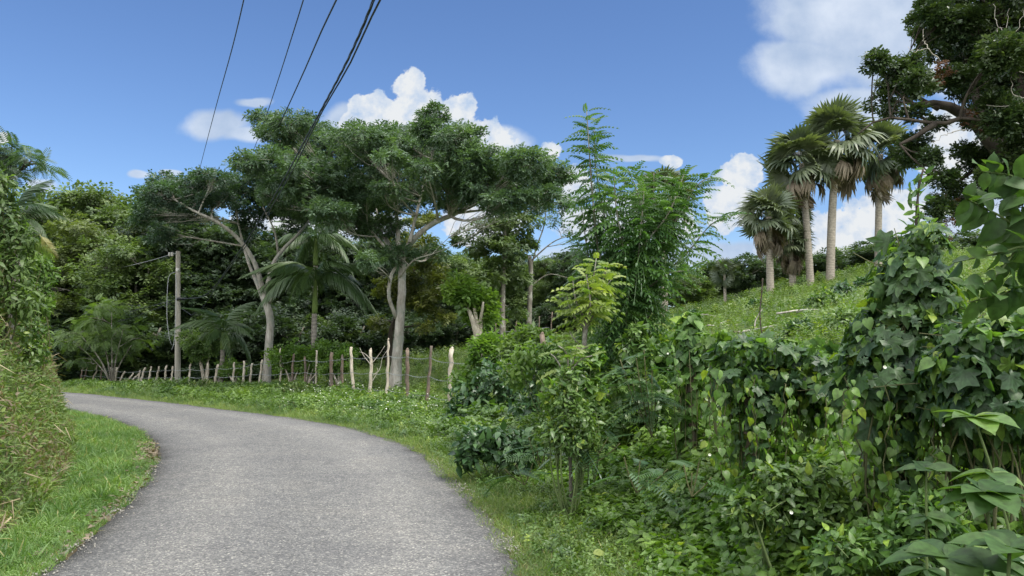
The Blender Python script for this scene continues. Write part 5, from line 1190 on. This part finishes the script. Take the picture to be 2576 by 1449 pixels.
for k, ((bx, by), tips, Z, lab) in enumerate(FN):
    whips('feathery_plant', lab, Z, bx, None, [[(bx, by), ((bx * .4 + a * .6), (by * .5 + b_ * .5)), (a, b_)] for a, b_ in tips], 'under_dark' if k != 4 else 'sprout', PINN_FERN, 0.42, 410 + k, spacing=0.06, start=0.35, r0=0.005, bark='vinestem', cat='plant', el=(0.0, 0.35), group='feathery plants in the undergrowth')

# vine-clad masses along the fence
LB = LOBED
r1, b1, g1_ = mass('vine_tower', 'tall dark tower of large lobed vine leaves, highest of the vine masses', 'vine', 4.9, 2260,
     [(2300, 610, 42, 45, 70), (2290, 680, 75, 60, 130), (2300, 750, 110, 70, 230), (2280, 830, 140, 80, 320), (2260, 910, 150, 75, 330), (2360, 870, 110, 80, 220), (2210, 960, 110, 60, 220), (2320, 960, 130, 60, 220), (2230, 1050, 70, 80, 120), (2230, 1180, 50, 100, 100), (2230, 1320, 45, 90, 80)],
     [('lobed_leaves', LB, 0.135, 'vine_dark', 0.62), ('small_leaves', [HEART], 0.066, 'heart', 0.65)], 501, stem_r=0.009, zr=0.30)
strings(r1, b1, 4.9, [(2130 + k * 17 + (k * 13) % 11, 940 + (k * 37) % 60, 2130 + k * 17 + (k * 29) % 17, 1180 + (k * 71) % 230, -0.38 + 0.09 * (k % 6)) for k in range(24)], [HEART], 0.064, 'heart', 502, step=0.028)
tb = Tubes(); c = spline([P(2300, 640, 4.9), P(2306, 560, 4.9), P(2310, 480, 4.9), P(2323, 425, 4.9)], 20); tb.add(c, np.linspace(0.012, 0.006, 20), 6, 0.2, g1_)
part('leader', tb.mesh('leader', MAT['bark_dark'], b1), r1, 'thin dark stem rising from the top of the vines')
r_ = np.random.RandomState(9); t_ = r_.rand(70); q_ = c[(t_ * 19).astype(int)]
part('leader_leaves', scatter('leader_leaves', [OVATE2], q_ + 0.03 * r_.randn(70, 3), r_.randn(70, 3) + (0, 0, .2), r_.randn(70, 3) + (0, 0, .5), 0.05 + .03 * r_.rand(70), MAT['vine'], r_.rand(70) * .8, 3, origin=b1), r1)
r2, b2, _ = mass('vine_thicket', 'low spreading canopy of lobed vine leaves left of the tall vine tower', 'vine', 6.6, 1895,
     [(1860, 885, 62, 32, 150), (1930, 880, 70, 30, 150), (2000, 900, 75, 34, 180), (2070, 915, 70, 40, 170), (1850, 945, 70, 45, 190), (1930, 945, 80, 50, 220), (2020, 965, 85, 48, 220), (2100, 960, 60, 50, 150), (1890, 1010, 55, 55, 150), (1880, 1110, 38, 90, 130), (2060, 1020, 40, 40, 90)],
     [('lobed_leaves', LB, 0.125, 'vine_dark', 0.6), ('small_leaves', [HEART], 0.07, 'heart', 0.8)], 510, post=(1890, 960, 0.06), stem_r=0.008, zr=0.42)
strings(r2, b2, 6.6, [(1790 + k * 15 + (k * 13) % 11, 930 + (k * 37) % 60, 1790 + k * 15 + (k * 29) % 17, 1120 + (k * 71) % 150, -0.48 + 0.11 * (k % 6)) for k in range(24)], [HEART], 0.068, 'heart', 511, step=0.028)
mass('bright_vine_spray', 'lighter green spray of lobed leaves on top of the middle vines, against the hillside', 'vine', 7.4, 1860, [(1800, 845, 45, 14, 50), (1860, 855, 55, 15, 70), (1960, 868, 60, 15, 70), (2010, 880, 35, 14, 40), (1800, 875, 40, 18, 45)],
     [('lobed_leaves', LB, 0.13, 'bright', 1.0)], 515, zr=0.3)
r3, b3, _ = mass('vine_clad_post', 'narrow post wrapped to the top in heart-shaped leaves, beside the tall sapling', 'vine', 8.2, 1735,
     [(1737, 812, 26, 26, 80), (1735, 850, 34, 34, 130), (1742, 900, 38, 40, 150), (1738, 960, 32, 45, 120), (1735, 1030, 26, 50, 90), (1730, 1110, 24, 50, 70)], [('heart_leaves', [HEART], 0.10, 'vine', 1.0)], 520, post=(1736, 830, 0.05), stem_r=0.006)
strings(r3, b3, 8.2, [(1700 + k * 14, 900 + (k * 37) % 50, 1695 + k * 15, 1080 + (k * 71) % 90, -0.2 + 0.1 * (k % 5)) for k in range(7)], [HEART], 0.085, 'heart', 521, step=0.04, pn='trailing_vines')
r4, b4, _ = mass('vine_bank', 'deep mass of overlapping vine leaves at the right edge', 'vine', 4.3, 2480,
     [(2450, 850, 90, 50, 170), (2530, 840, 90, 60, 170), (2420, 920, 100, 60, 190), (2530, 930, 110, 70, 230), (2440, 1000, 110, 60, 190), (2550, 1020, 100, 80, 190), (2640, 900, 90, 110, 150), (2480, 1090, 90, 70, 130, .5), (2580, 1140, 90, 90, 120, .4)],
     [('lobed_leaves', LB, 0.125, 'vine_dark', 0.5), ('small_leaves', [HEART], 0.066, 'heart', 0.7)], 530, zr=0.35, stem_r=0.008)
strings(r4, b4, 4.6, [(2340 + k * 22 + (k * 13) % 11, 980 + (k * 37) % 50, 2340 + k * 22 + (k * 29) % 17, 1200 + (k * 71) % 180, -0.1 + 0.11 * (k % 6)) for k in range(12)], [HEART], 0.064, 'heart', 531, step=0.03)

# shrubs in front of the fence
SH = [('dark broad-leaved shrub at the foot of the last bare post', 16.5, 1215, [(1180, 1000, 50, 45, 420), (1240, 960, 60, 50, 520), (1210, 1050, 75, 45, 600), (1300, 1010, 60, 50, 450), (1150, 1060, 40, 35, 250)], 'under_dark', OVATE, 0.15),
      ('dark glossy shrub covering the post left of the yellow leaves', 14.2, 1360, [(1340, 930, 45, 50, 330), (1380, 980, 50, 55, 400), (1340, 1040, 60, 45, 420), (1400, 900, 35, 40, 220), (1400, 1060, 50, 50, 330)], 'under_dark', OVATE, 0.14),
      ('leafy shrub around the trunk under the yellow leaves', 10.8, 1465, [(1450, 960, 50, 55, 330), (1480, 1020, 55, 50, 330), (1440, 1080, 60, 40, 300), (1530, 980, 40, 60, 260)], 'vine', OVATE, 0.12),
      ('dark shrub leaning over the roadside grass, lowest of the shrubs', 10.0, 1240, [(1200, 1110, 50, 35, 260), (1260, 1120, 55, 40, 320), (1180, 1150, 35, 25, 140), (1310, 1130, 50, 45, 280)], 'under_dark', OVATE, 0.13),
      ('green shrub right of the tall sapling trunk', 9.4, 1660, [(1650, 1000, 45, 60, 260), (1680, 1070, 50, 50, 280), (1630, 1090, 50, 50, 260), (1790, 1000, 40, 70, 260), (1790, 1090, 45, 60, 260)], 'under', OVATE, 0.12),
      ('dark leafy shrub in the right foreground under the hanging vines', 5.0, 2010, [(1960, 1220, 60, 50, 420), (2040, 1220, 60, 60, 440), (2000, 1290, 90, 50, 620), (1900, 1280, 60, 45, 420), (2110, 1280, 70, 60, 460)], 'under', OVATE, 0.065),
      ('leafy shrub at the bottom of the vine tower', 4.2, 2330, [(2330, 1300, 90, 60, 560), (2250, 1370, 90, 60, 560), (2400, 1390, 90, 60, 500), (2120, 1390, 80, 50, 500)], 'vine', OVATE, 0.06)]
for k, (lab, Z, fx, bl, mt, tmm, sz) in enumerate(SH): mass('roadside_shrub', lab, 'shrub', Z, fx, bl, [('leaves', [tmm], sz, mt, 1.0)], 540 + k, up=0.9, down=0.0, spread=0.7, inner=0.35, group='shrubs between the road and the fence', stem_mat='greenstem')
for k, (lab, Z, fx, bl, mt, tmm, sz) in enumerate([
    ('bright leafy shrub filling the fence line just left of the yellow sapling', 12.5, 1420, [(1400, 880, 40, 35, 300), (1440, 930, 50, 50, 420), (1390, 950, 40, 50, 330), (1330, 890, 45, 30, 280), (1300, 930, 40, 45, 280)], 'bright', OVATE, 0.11),
    ('yellow-green creeper mound between the yellow sapling and the tall dark sapling', 11.6, 1530, [(1510, 860, 45, 40, 330), (1550, 920, 50, 50, 400), (1500, 940, 40, 50, 330), (1610, 900, 50, 45, 380), (1640, 950, 50, 50, 380)], 'heart', HEART, 0.11),
    ('heart-leaved creeper mound right of the tall dark sapling', 10.4, 1680, [(1660, 880, 45, 35, 300), (1690, 930, 40, 45, 300), (1650, 960, 45, 50, 320), (1780, 900, 40, 50, 320)], 'heart', HEART, 0.10),
    ('creeper mound hiding the foot of the tall dark sapling', 9.6, 1590, [(1570, 960, 45, 45, 380), (1610, 1010, 50, 45, 420), (1560, 1050, 50, 40, 380), (1620, 890, 35, 35, 220), (1575, 880, 32, 36, 240), (1600, 840, 24, 24, 130)], 'under', HEART, 0.085),
    ('creeper mound hiding the stem of the yellow sapling', 8.6, 1460, [(1450, 930, 40, 40, 330), (1480, 990, 45, 50, 380), (1440, 1050, 50, 45, 380), (1490, 900, 30, 30, 180), (1400, 1000, 35, 45, 250)], 'heart', HEART, 0.085),
    ('leafy mound in the undergrowth below the yellow leafy spray', 7.7, 1430, [(1420, 1000, 35, 40, 300), (1450, 1050, 50, 45, 420), (1400, 1090, 50, 45, 420), (1460, 1110, 50, 40, 380), (1430, 950, 28, 28, 160)], 'under', OVATE, 0.07),
    ('leafy bramble under the leaning posts left of the dark shrubs', 19.0, 1160, [(1160, 960, 35, 30, 260), (1190, 930, 30, 25, 220), (1230, 920, 35, 25, 240)], 'bright', OVATE, 0.13)]):
    mass('roadside_shrub', lab, 'shrub', Z, fx, bl, [('leaves', [tmm, OVATE2], sz, mt, 1.0)], 640 + k, up=0.9, down=0.1, spread=0.7, inner=0.35, group='shrubs between the road and the fence', stem_mat='greenstem')
# low weedy bushes between the road and the posts
WB = [(1110, 18.6, .55, .20, 'low weedy bush in front of the last bare white post'), (1050, 19.8, .6, .24, 'low flowering bush before the leaning brown post'), (960, 21.6, .8, .26, 'broad low bush with daisies in front of the tallest white post'), (890, 23.3, .7, .26, 'low green bush in front of the leaning mottled post'),
      (820, 25.0, .8, .36, 'weedy bush left of the leaning mottled post'), (740, 26.6, .9, .42, 'rounded weedy bush in front of the ringed palm trunk'), (665, 27.6, .7, .40, 'bush in front of the foot of the forked tree'), (600, 28.6, .7, .42, 'bush in front of the fence just left of the forked tree'),
      (515, 29.4, .7, .45, 'dark rounded bush by the fence right of the concrete pole'), (455, 30.3, .8, .45, 'bush wrapped round the foot of the concrete pole'), (395, 31.0, .7, .40, 'bush by the fence left of the concrete pole'), (320, 32.5, .6, .3, 'small bush near the slanting fence sticks')]
for k, (px, Z, rw, rh, lab) in enumerate(WB):
    x_ = (px - CX) / FPX * Z; g_ = Hs(x_, Z); fpx = FPX / Z; pyg = CY - FPX * math.tan(math.atan2(g_ - EYE, Z) - PITCH); w_ = rw * fpx; h_ = rh * fpx * 0.8
    mass('verge_bush', lab, 'bush', Z, px, [(px - w_ * .45, pyg - h_ * .5, w_ * .6, h_ * .75, 330), (px + w_ * .4, pyg - h_ * .55, w_ * .6, h_ * .8, 330), (px, pyg - h_ * .8, w_ * .55, h_ * .75, 300)], [('leaves', [LEAF2, OVATE2, OVATE], 0.105, ('under', 'feather', 'field')[k % 3], 1.0)], 660 + k, up=0.8, down=-0.2, spread=0.8, inner=0.4, group='weedy bushes in front of the fence', stem_mat='greenstem', zr=rw * .6)
# shrubs on the hillside
HS = [(2070, 770, 40, 24, 30, 'dark bush on the upper hillside left of the vine tower'), (2120, 740, 30, 18, 33, 'small dark bush high on the hillside'), (2010, 800, 34, 18, 24, 'low bush in the middle of the hillside'), (2130, 800, 50, 30, 22, 'larger dark bush low on the hillside beside the vine tower'),
      (1740, 745, 20, 12, 42, 'small shrub at the left shoulder of the hill'), (1890, 800, 18, 12, 24, 'tiny shrub beside the pale stump'), (1660, 800, 45, 26, 30, 'bush behind the tall sapling, at the lower left of the hill'), (2180, 720, 24, 14, 36, 'small bush below the right-hand palm'),
      (2440, 740, 60, 40, 14, 'dark bush behind the vine bank at the right'), (1560, 835, 50, 24, 24, 'leafy bush in the pasture behind the yellow leaves'), (1440, 850, 50, 24, 26, 'leafy bush in the pasture left of the yellow leaves'), (1900, 720, 16, 8, 40, 'little weed clump below the shortest palm')]
for k, (px, py, rx, ry, Z, lab) in enumerate(HS):
    x = (px - CX) / FPX * Z; g_ = Hs(x, Z); pyb = CY - FPX * math.tan(math.atan2(g_ - EYE, Z) - PITCH); cy = pyb - ry * 0.8
    mass('hillside_bush', lab, 'bush', Z, px, [(px - rx * .4, cy + ry * .2, rx * .7, ry, 260), (px + rx * .4, cy, rx * .7, ry * .9, 260), (px, cy - ry * .3, rx * .6, ry, 220)], [('leaves', [LEAF2, OVATE2], 0.0055 * Z + 0.02, 'under_dark' if k % 3 else 'under', 1.0)], 560 + k, up=0.8, down=0.1, spread=0.7, group='bushes scattered on the hillside', stem_mat='greenstem')
# pale stump, fallen branches
def ground_px(px, Z): x = (px - CX) / FPX * Z; return np.array([x, Z, Hs(x, Z)])
rng = np.random.RandomState(12); g_ = ground_px(1845, 17); tb = Tubes(); tb.add([g_ - (0, 0, .2), g_ + (0, 0, .25), g_ + (.05, 0, .6), g_ + (.12, 0, .85)], [.24, .20, .15, .05], 10, 0.14, rng)
tb.add(spline([g_ + (.1, 0, .7), g_ + (.35, 0, .62), g_ + (.7, -.1, .35)], 10), np.linspace(.05, .02, 10), 6)
solo('tree_stump', tb.mesh('tree_stump', MAT['bark_pale'], g_), 'pale grey broken stump at the bottom of the hillside above the vines', 'stump', loc=g_)
for k, (px, Z, l_, an, lab) in enumerate([(1885, 27, 1.3, 0.5, 'pale forked fallen branch on the hillside below the palms'), (1990, 29, 1.8, -0.1, 'long thin pale branch lying on the hillside right of the forked one'), (1800, 33, 1.2, 0.1, 'small bleached log on the left of the hillside'), (2420, 15, 1.0, 0.2, 'brown dead branch on the slope at the right edge'), (1730, 40, 1.6, .15, 'bleached branch under the palm behind the saplings')]):
    g_ = ground_px(px, Z) + (0, 0, .22); tb = Tubes(); e = g_ + (l_, 0, l_ * an * .5); tb.add(curve_pts(g_ - (l_ * .3, 0, .02), e, rng, 10, .06), np.linspace(.038, .014, 10), 6, .1, rng); tb.add(curve_pts(g_ + (.2, 0, .04), g_ + (.5, .1, .5 * l_ * (an > 0.3) + .15), rng, 6, .08), np.linspace(.035, .012, 6), 5)
    solo('fallen_branch', tb.mesh('fallen_branch', MAT['bark_pale'], g_), lab, 'branch', 'fallen branches on the hillside', loc=g_)

# near branch of large oval leaves, top right
rng = np.random.RandomState(20); Z = 3.0; base = in_ground(np.array([(2680 - CX) / FPX * Z, Z, 0])); root = thing('large_leaved_shrub', 'large oval leaves on an overhanging branch, very near at the right edge', 'shrub', base)
tb = Tubes(); st = [[(2700, 1400), (2690, 900), (2620, 640), (2500, 640), (2400, 660)], [(2650, 700), (2600, 520), (2560, 450), (2470, 430)], [(2620, 640), (2540, 560), (2470, 520), (2430, 500)], [(2660, 800), (2600, 720), (2520, 740), (2440, 760)], [(2680, 860), (2620, 620), (2580, 600), (2500, 700), (2430, 720)]]
Ps, Ds, Ns, Ss = [], [], [], []
for li, s_ in enumerate(st):
    c = spline(px_line([(a, b_, 0.12 * math.sin(a * .05 + li)) for a, b_ in s_], Z), 40); tb.add(c, np.linspace(0.014 if li == 0 else .007, 0.003, 40), 7)
    n = 30 if li == 0 else 20; t = np.linspace(0.35, 1.0, n); p = np.stack([np.interp(t, np.linspace(0, 1, 40), c[:, j]) for j in range(3)], 1); tn = nrm(np.stack([np.interp(t, np.linspace(0, 1, 40), np.gradient(c[:, j])) for j in range(3)], 1))
    sd = np.cross(tn, (0, 0.9, 0.4)); sg = np.where(np.arange(n) % 2 == 0, 1, -1)[:, None]
    Ps.append(p); Ds.append(sd * sg + tn * 0.5 + (0, 0, -.35) + .2 * rng.randn(n, 3)); Ns.append(np.array([0.15, -0.85, .6]) + .35 * rng.randn(n, 3)); Ss.append(0.125 * (1.15 - 0.45 * t) * (.6 + .6 * rng.rand(n)))
part('branches', tb.mesh('branches', MAT['greenstem'], base), root)
part('leaves', scatter('leaves', [BIGOVAL], np.concatenate(Ps), np.concatenate(Ds), np.concatenate(Ns), np.concatenate(Ss), MAT['bigleaf'], rng.rand(sum(len(p) for p in Ps)), 21, origin=base), root)
# bottom right whorled plants
for k, (px, py, Z, n, lab, s) in enumerate([(2480, 1240, 2.5, 11, 'whorl of large veined leaves low at the right edge', .17), (2380, 1400, 2.3, 9, 'big soft leaves in the bottom right corner', .16), (2540, 1380, 2.1, 9, 'broad leaved plant cut off by the bottom right corner', .16), (2450, 1050, 3.0, 10, 'whorled plant standing in front of the vine mass at the right', .14), (2330, 1180, 3.3, 8, 'small whorled plant at the foot of the vine tower', .11)]):
    rng = np.random.RandomState(600 + k); base = in_ground(np.array([(px - CX) / FPX * Z, Z, 0])); root = thing('whorled_plant', lab, 'plant', base, 'large leaved plants at the right edge')
    top = P(px, py, Z); tb = Tubes(); c = curve_pts(base, top, rng, 12, .04); tb.add(c, np.linspace(.009, .005, 12), 6); part('stem', tb.mesh('stem', MAT['greenstem'], base), root)
    Ps, Ds, Ns, Ss = [], [], [], []
    for lv, (t, m, e0) in enumerate([(1.0, n, 0.25), (0.86, n - 3, -0.05), (0.7, 5, -0.2), (0.55, 4, -.3)]):
        az = np.arange(m) * 6.283 / m + lv + .2 * rng.randn(m); e = e0 + .15 * rng.randn(m); p = np.array([np.interp(t, np.linspace(0, 1, 12), c[:, j]) for j in range(3)])
        Ps.append(np.tile(p, (m, 1))); Ds.append(np.stack([np.cos(az) * np.cos(e), np.sin(az) * np.cos(e), np.sin(e)], 1)); Ns.append(np.stack([-np.cos(az) * np.sin(e), -np.sin(az) * np.sin(e) - .25, np.cos(e)], 1) + .15 * rng.randn(m, 3)); Ss.append(s * (.7 + .5 * rng.rand(m)) * (1 if lv else .95))
    Pq = np.concatenate(Ps); part('leaves', scatter('leaves', [BIGOVAL], Pq, np.concatenate(Ds), np.concatenate(Ns), np.concatenate(Ss), MAT['bigleaf' if k != 3 else 'under'], rng.rand(len(Pq)), 22, origin=base), root)
# yellow fallen leaf on the verge
g_ = np.array([*G0(1492, 1425), 0.10]); yl = scatter('fallen_leaf', [BIGOVAL], [g_], [(1, 0.15, 0.1)], [(0.05, -.55, 1)], [0.12], MAT['yellow'], np.array([1.0]), 1, origin=g_)
solo('fallen_leaf', yl, 'single curled yellow leaf lying in the grass beside the road', 'leaf', loc=g_)

# ------------------------------------------------------------------ the big dark tree at the upper right
rng = np.random.RandomState(170)
CL = [(2200, 155, 30, 22), (2239, 168, 38, 26), (2282, 160, 34, 24), (2225, 208, 26, 16), (2266, 227, 40, 26), (2207, 252, 28, 20), (2240, 268, 34, 18), (2307, 205, 38, 28), (2312, 50, 24, 26), (2328, 20, 28, 24), (2343, 85, 40, 38), (2375, 45, 50, 48), (2420, 70, 58, 55), (2380, 130, 45, 40),
      (2443, 155, 60, 48), (2490, 60, 60, 60), (2512, 140, 60, 50), (2420, 205, 48, 38), (2350, 215, 40, 30), (2466, 230, 58, 46), (2534, 205, 60, 56), (2511, 280, 60, 48), (2557, 318, 55, 50), (2511, 386, 58, 44), (2560, 400, 50, 50), (2420, 377, 32, 16), (2457, 400, 38, 22), (2307, 364, 38, 30),
      (2284, 386, 42, 30), (2330, 391, 30, 24), (2375, 455, 30, 20), (2398, 477, 40, 28), (2366, 523, 34, 24), (2398, 536, 30, 22), (2430, 500, 30, 26), (2366, 314, 40, 14), (2570, 60, 60, 70), (2620, 150, 80, 80), (2640, 300, 80, 80), (2700, 60, 90, 90), (2730, 200, 90, 90), (2470, -40, 70, 50), (2580, -60, 90, 60), (2400, -30, 60, 40), (2720, 380, 80, 70), (2300, 280, 30, 18), (2470, 300, 40, 26), (2500, 450, 50, 30), (2560, 480, 60, 36)]
CLW = px_clumps([(a, b_, c_ * .84, d_ * .84) for a, b_, c_, d_ in CL], 12.5, rng, 1.5, 560)
rt, rb, _ = tree('dark_broadleaf_tree', 'big dark dense-leaved tree leaning in from the upper right', 'tree', 12.5,
     [([(2790, 1000), (2740, 700), (2660, 500), (2560, 410), (2502, 375), (2466, 327), (2420, 291), (2366, 273), (2307, 273)], 0.36, 0.05),
      ([(2600, 440), (2500, 330, .2), (2420, 298, -.8), (2375, 310, -.9), (2320, 306, -.9), (2261, 298, -.9), (2211, 300, -.9), (2161, 336, -.9)], 0.08, 0.012),
      ([(2352, 312, -.9), (2307, 341, -.9), (2262, 365, -.9)], 0.055, 0.02), ([(2360, 274), (2300, 240, .3), (2240, 200, .5)], 0.045, 0.015),
      ([(2480, 340), (2440, 200, .5), (2400, 80, .8)], 0.09, 0.03), ([(2640, 470), (2580, 250), (2520, 60), (2500, -60)], 0.16, 0.05), ([(2560, 415, .5), (2470, 420, .8), (2400, 470, .9), (2370, 520, .9)], 0.05, 0.015)],
     CLW, 'oak', OAKSPRAY, 0.15, 171, 'bark_dark', per=26, sub=0.50, flat=0.9, droop=0.1, r_clump=0.022, r_twig=0.008)
def extra_leaves(root, base, lst, Z, seed, mat, size, n, pn, lab):
    rng = np.random.RandomState(seed); cl = px_clumps(lst, Z, rng, 0.3, n, zr=0.25); Pq, D, N_, R, T = crown_cloud(cl, rng, 1.0, 0.5, 20, droop=0.8)
    part(pn, scatter(pn, OAKSPRAY, Pq, D, N_, size * (.7 + .6 * rng.rand(len(Pq))), MAT[mat], R, seed, origin=base), root, lab)
extra_leaves(rt, rb, [(2357, 175, 16, 30), (2362, 215, 16, 24), (2385, 190, 12, 12), (2448, 290, 26, 14), (2362, 560, 26, 18), (2378, 590, 20, 10), (2390, 500, 14, 14), (2340, 500, 14, 12), (2480, 320, 20, 10)], 11.9, 172, 'rust', 0.09, 200, 'dead_leaves', 'rusty brown dead leaves among the green')
tb = Tubes(); rng = np.random.RandomState(173)
for l_ in [[(2640, 215), (2575, 182), (2511, 159), (2461, 132)], [(2511, 159), (2493, 132), (2498, 92), (2520, 66)], [(2540, 170), (2535, 120), (2560, 70), (2576, 20)], [(2600, 190), (2560, 130), (2530, 90), (2540, 20)], [(2530, 165), (2510, 120), (2475, 100)], [(2640, 262), (2575, 261), (2530, 268), (2484, 266)], [(2600, 250), (2550, 235), (2543, 190)], [(2560, 130), (2590, 80), (2600, 20)], [(2430, 325), (2390, 335), (2345, 360)], [(2545, 100), (2510, 60), (2500, 10)],
           [(2362, 150), (2335, 125), (2300, 132), (2285, 118)], [(2335, 125), (2322, 95), (2324, 70)]]:
    tb = Tubes(); c = spline(px_line(l_, 11.2), 16) + .012 * rng.randn(16, 3); tb.add(c, np.linspace(.009, .0025, 16), 5)
    part('bare_branch', tb.mesh('bare_branch', MAT['bark_bare'], rb), rt, 'bare whitish dead branch')

# ------------------------------------------------------------------ top of the left bank
rng = np.random.RandomState(180)
tree('bank_tree', 'tree with fine feathery leaves reaching in from the left edge above the bank', 'tree', 12, [([(-240, 900), (-220, 600), (-120, 440), (-30, 400), (40, 390), (80, 410)], 0.12, 0.015), ([(-60, 415), (-10, 380), (30, 370)], 0.03, .01), ([(-40, 410), (10, 430), (40, 440)], 0.025, .01)],
     px_clumps([(30, 385, 26, 10), (68, 400, 24, 8), (95, 412, 12, 6), (10, 430, 30, 10), (40, 440, 22, 7), (-30, 400, 40, 25), (0, 370, 25, 8), (-90, 420, 60, 50), (-130, 500, 70, 60)], 12, rng, 0.4, 480, zr=0.5), 'canopy', FEATHER, 0.26, 181, 'bark_dark', flat=0.4, per=14, sub=0.6)
def bank_mass(lab, Z, fx, bl, mt, tmm, sz, seed, **k): return mass('bank_shrub', lab, 'shrub', Z, fx, bl, [('leaves', tmm, sz, mt, 1.0)], seed, up=0.7, down=0.2, spread=0.6, inner=0.3, group='shrubs on top of the left bank', **k)
bank_mass('yellow-green leafy shrub at the very left edge of the bank top', 9.5, 10, [(0, 470, 40, 35, 400), (-20, 540, 70, 60, 600), (40, 600, 50, 50, 420), (20, 680, 60, 60, 500), (50, 760, 50, 50, 420), (-20, 640, 60, 70, 400)], 'feather', [OVATE2], 0.085, 701)
bank_mass('green shrub hanging over the right side of the bank', 12.5, 95, [(80, 650, 45, 40, 420), (110, 690, 30, 34, 320), (90, 740, 42, 40, 420), (70, 810, 45, 42, 420), (110, 770, 20, 26, 180), (60, 580, 40, 40, 320), (90, 850, 36, 36, 300)], 'bright', [OVATE2, OVATE], 0.085, 702)
bank_mass('darker tangle of climbers under the bank palm', 10.5, 30, [(50, 830, 55, 45, 420), (20, 880, 60, 40, 420), (80, 890, 36, 36, 300), (30, 740, 60, 60, 420)], 'under', [OVATE], 0.075, 703)
bp_ = ((-15 - CX) / FPX * 10.0, 10.0)
root = royal_palm('palm on top of the left bank, cut off by the left edge', 8, 780, 560, 545, 10.0, 704, n=14, L_=0.66, tr=0.075, group='palms of the bank', shaft=0.3)
# a few hanging old fronds
Zf = 9.6; pts = np.array([P(70, 600, Zf), P(100, 590, Zf), P(50, 690, Zf), P(20, 600, Zf)]); D_ = np.array([(0.55, -.1, -.25), (.45, -.1, -.5), (.35, 0, -1.0), (1, -.1, 0.05)])
part('old_fronds', scatter('old_fronds', ROYAL[1:], pts, D_, np.array([(0, -1, .6)] * 4), [0.36, 0.34, 0.5, 0.45], MAT['grass_right'], np.array([.9, .95, .3, 0.2]), 5, origin=np.array(root.location)), root, 'yellowing fronds hanging from the palm')

# a few pale bindweed flowers among the vines
GLORY = T_merge([T_place(T_leaf([(0, 0.02), (0.4, 0.22), (0.8, 0.42), (1, 0.25)], 0.1, -0.3), (0, 0, 0), (math.cos(a), math.sin(a), 0.5), (0, 0, 1), 0.6) for a in np.arange(5) * 1.257])
for k, (px, py, Z, lab) in enumerate([(1990, 1290, 4.6, 'white bindweed flower low in the undergrowth left of the vine tower'), (1785, 1145, 5.6, 'white bindweed flower beside the fern-like plant'), (2600 - 230, 1070, 4.2, 'white bindweed flower at the right of the vine tower'), (2225, 925, 4.4, 'white bindweed flower high on the vine tower'),
                                      (1680, 890, 7.6, 'white bindweed flower just left of the vine-clad post')]):
    p = P(px, py, Z); fm = scatter('bindweed_flower', [GLORY], [p], [(1, 0, 0.2)], [(0.1, -1, 0.5)], [0.022], MAT['petal'], np.array([0.8]), 1, origin=p)
    solo('bindweed_flower', fm, lab, 'flower', 'bindweed flowers on the vines', loc=p)
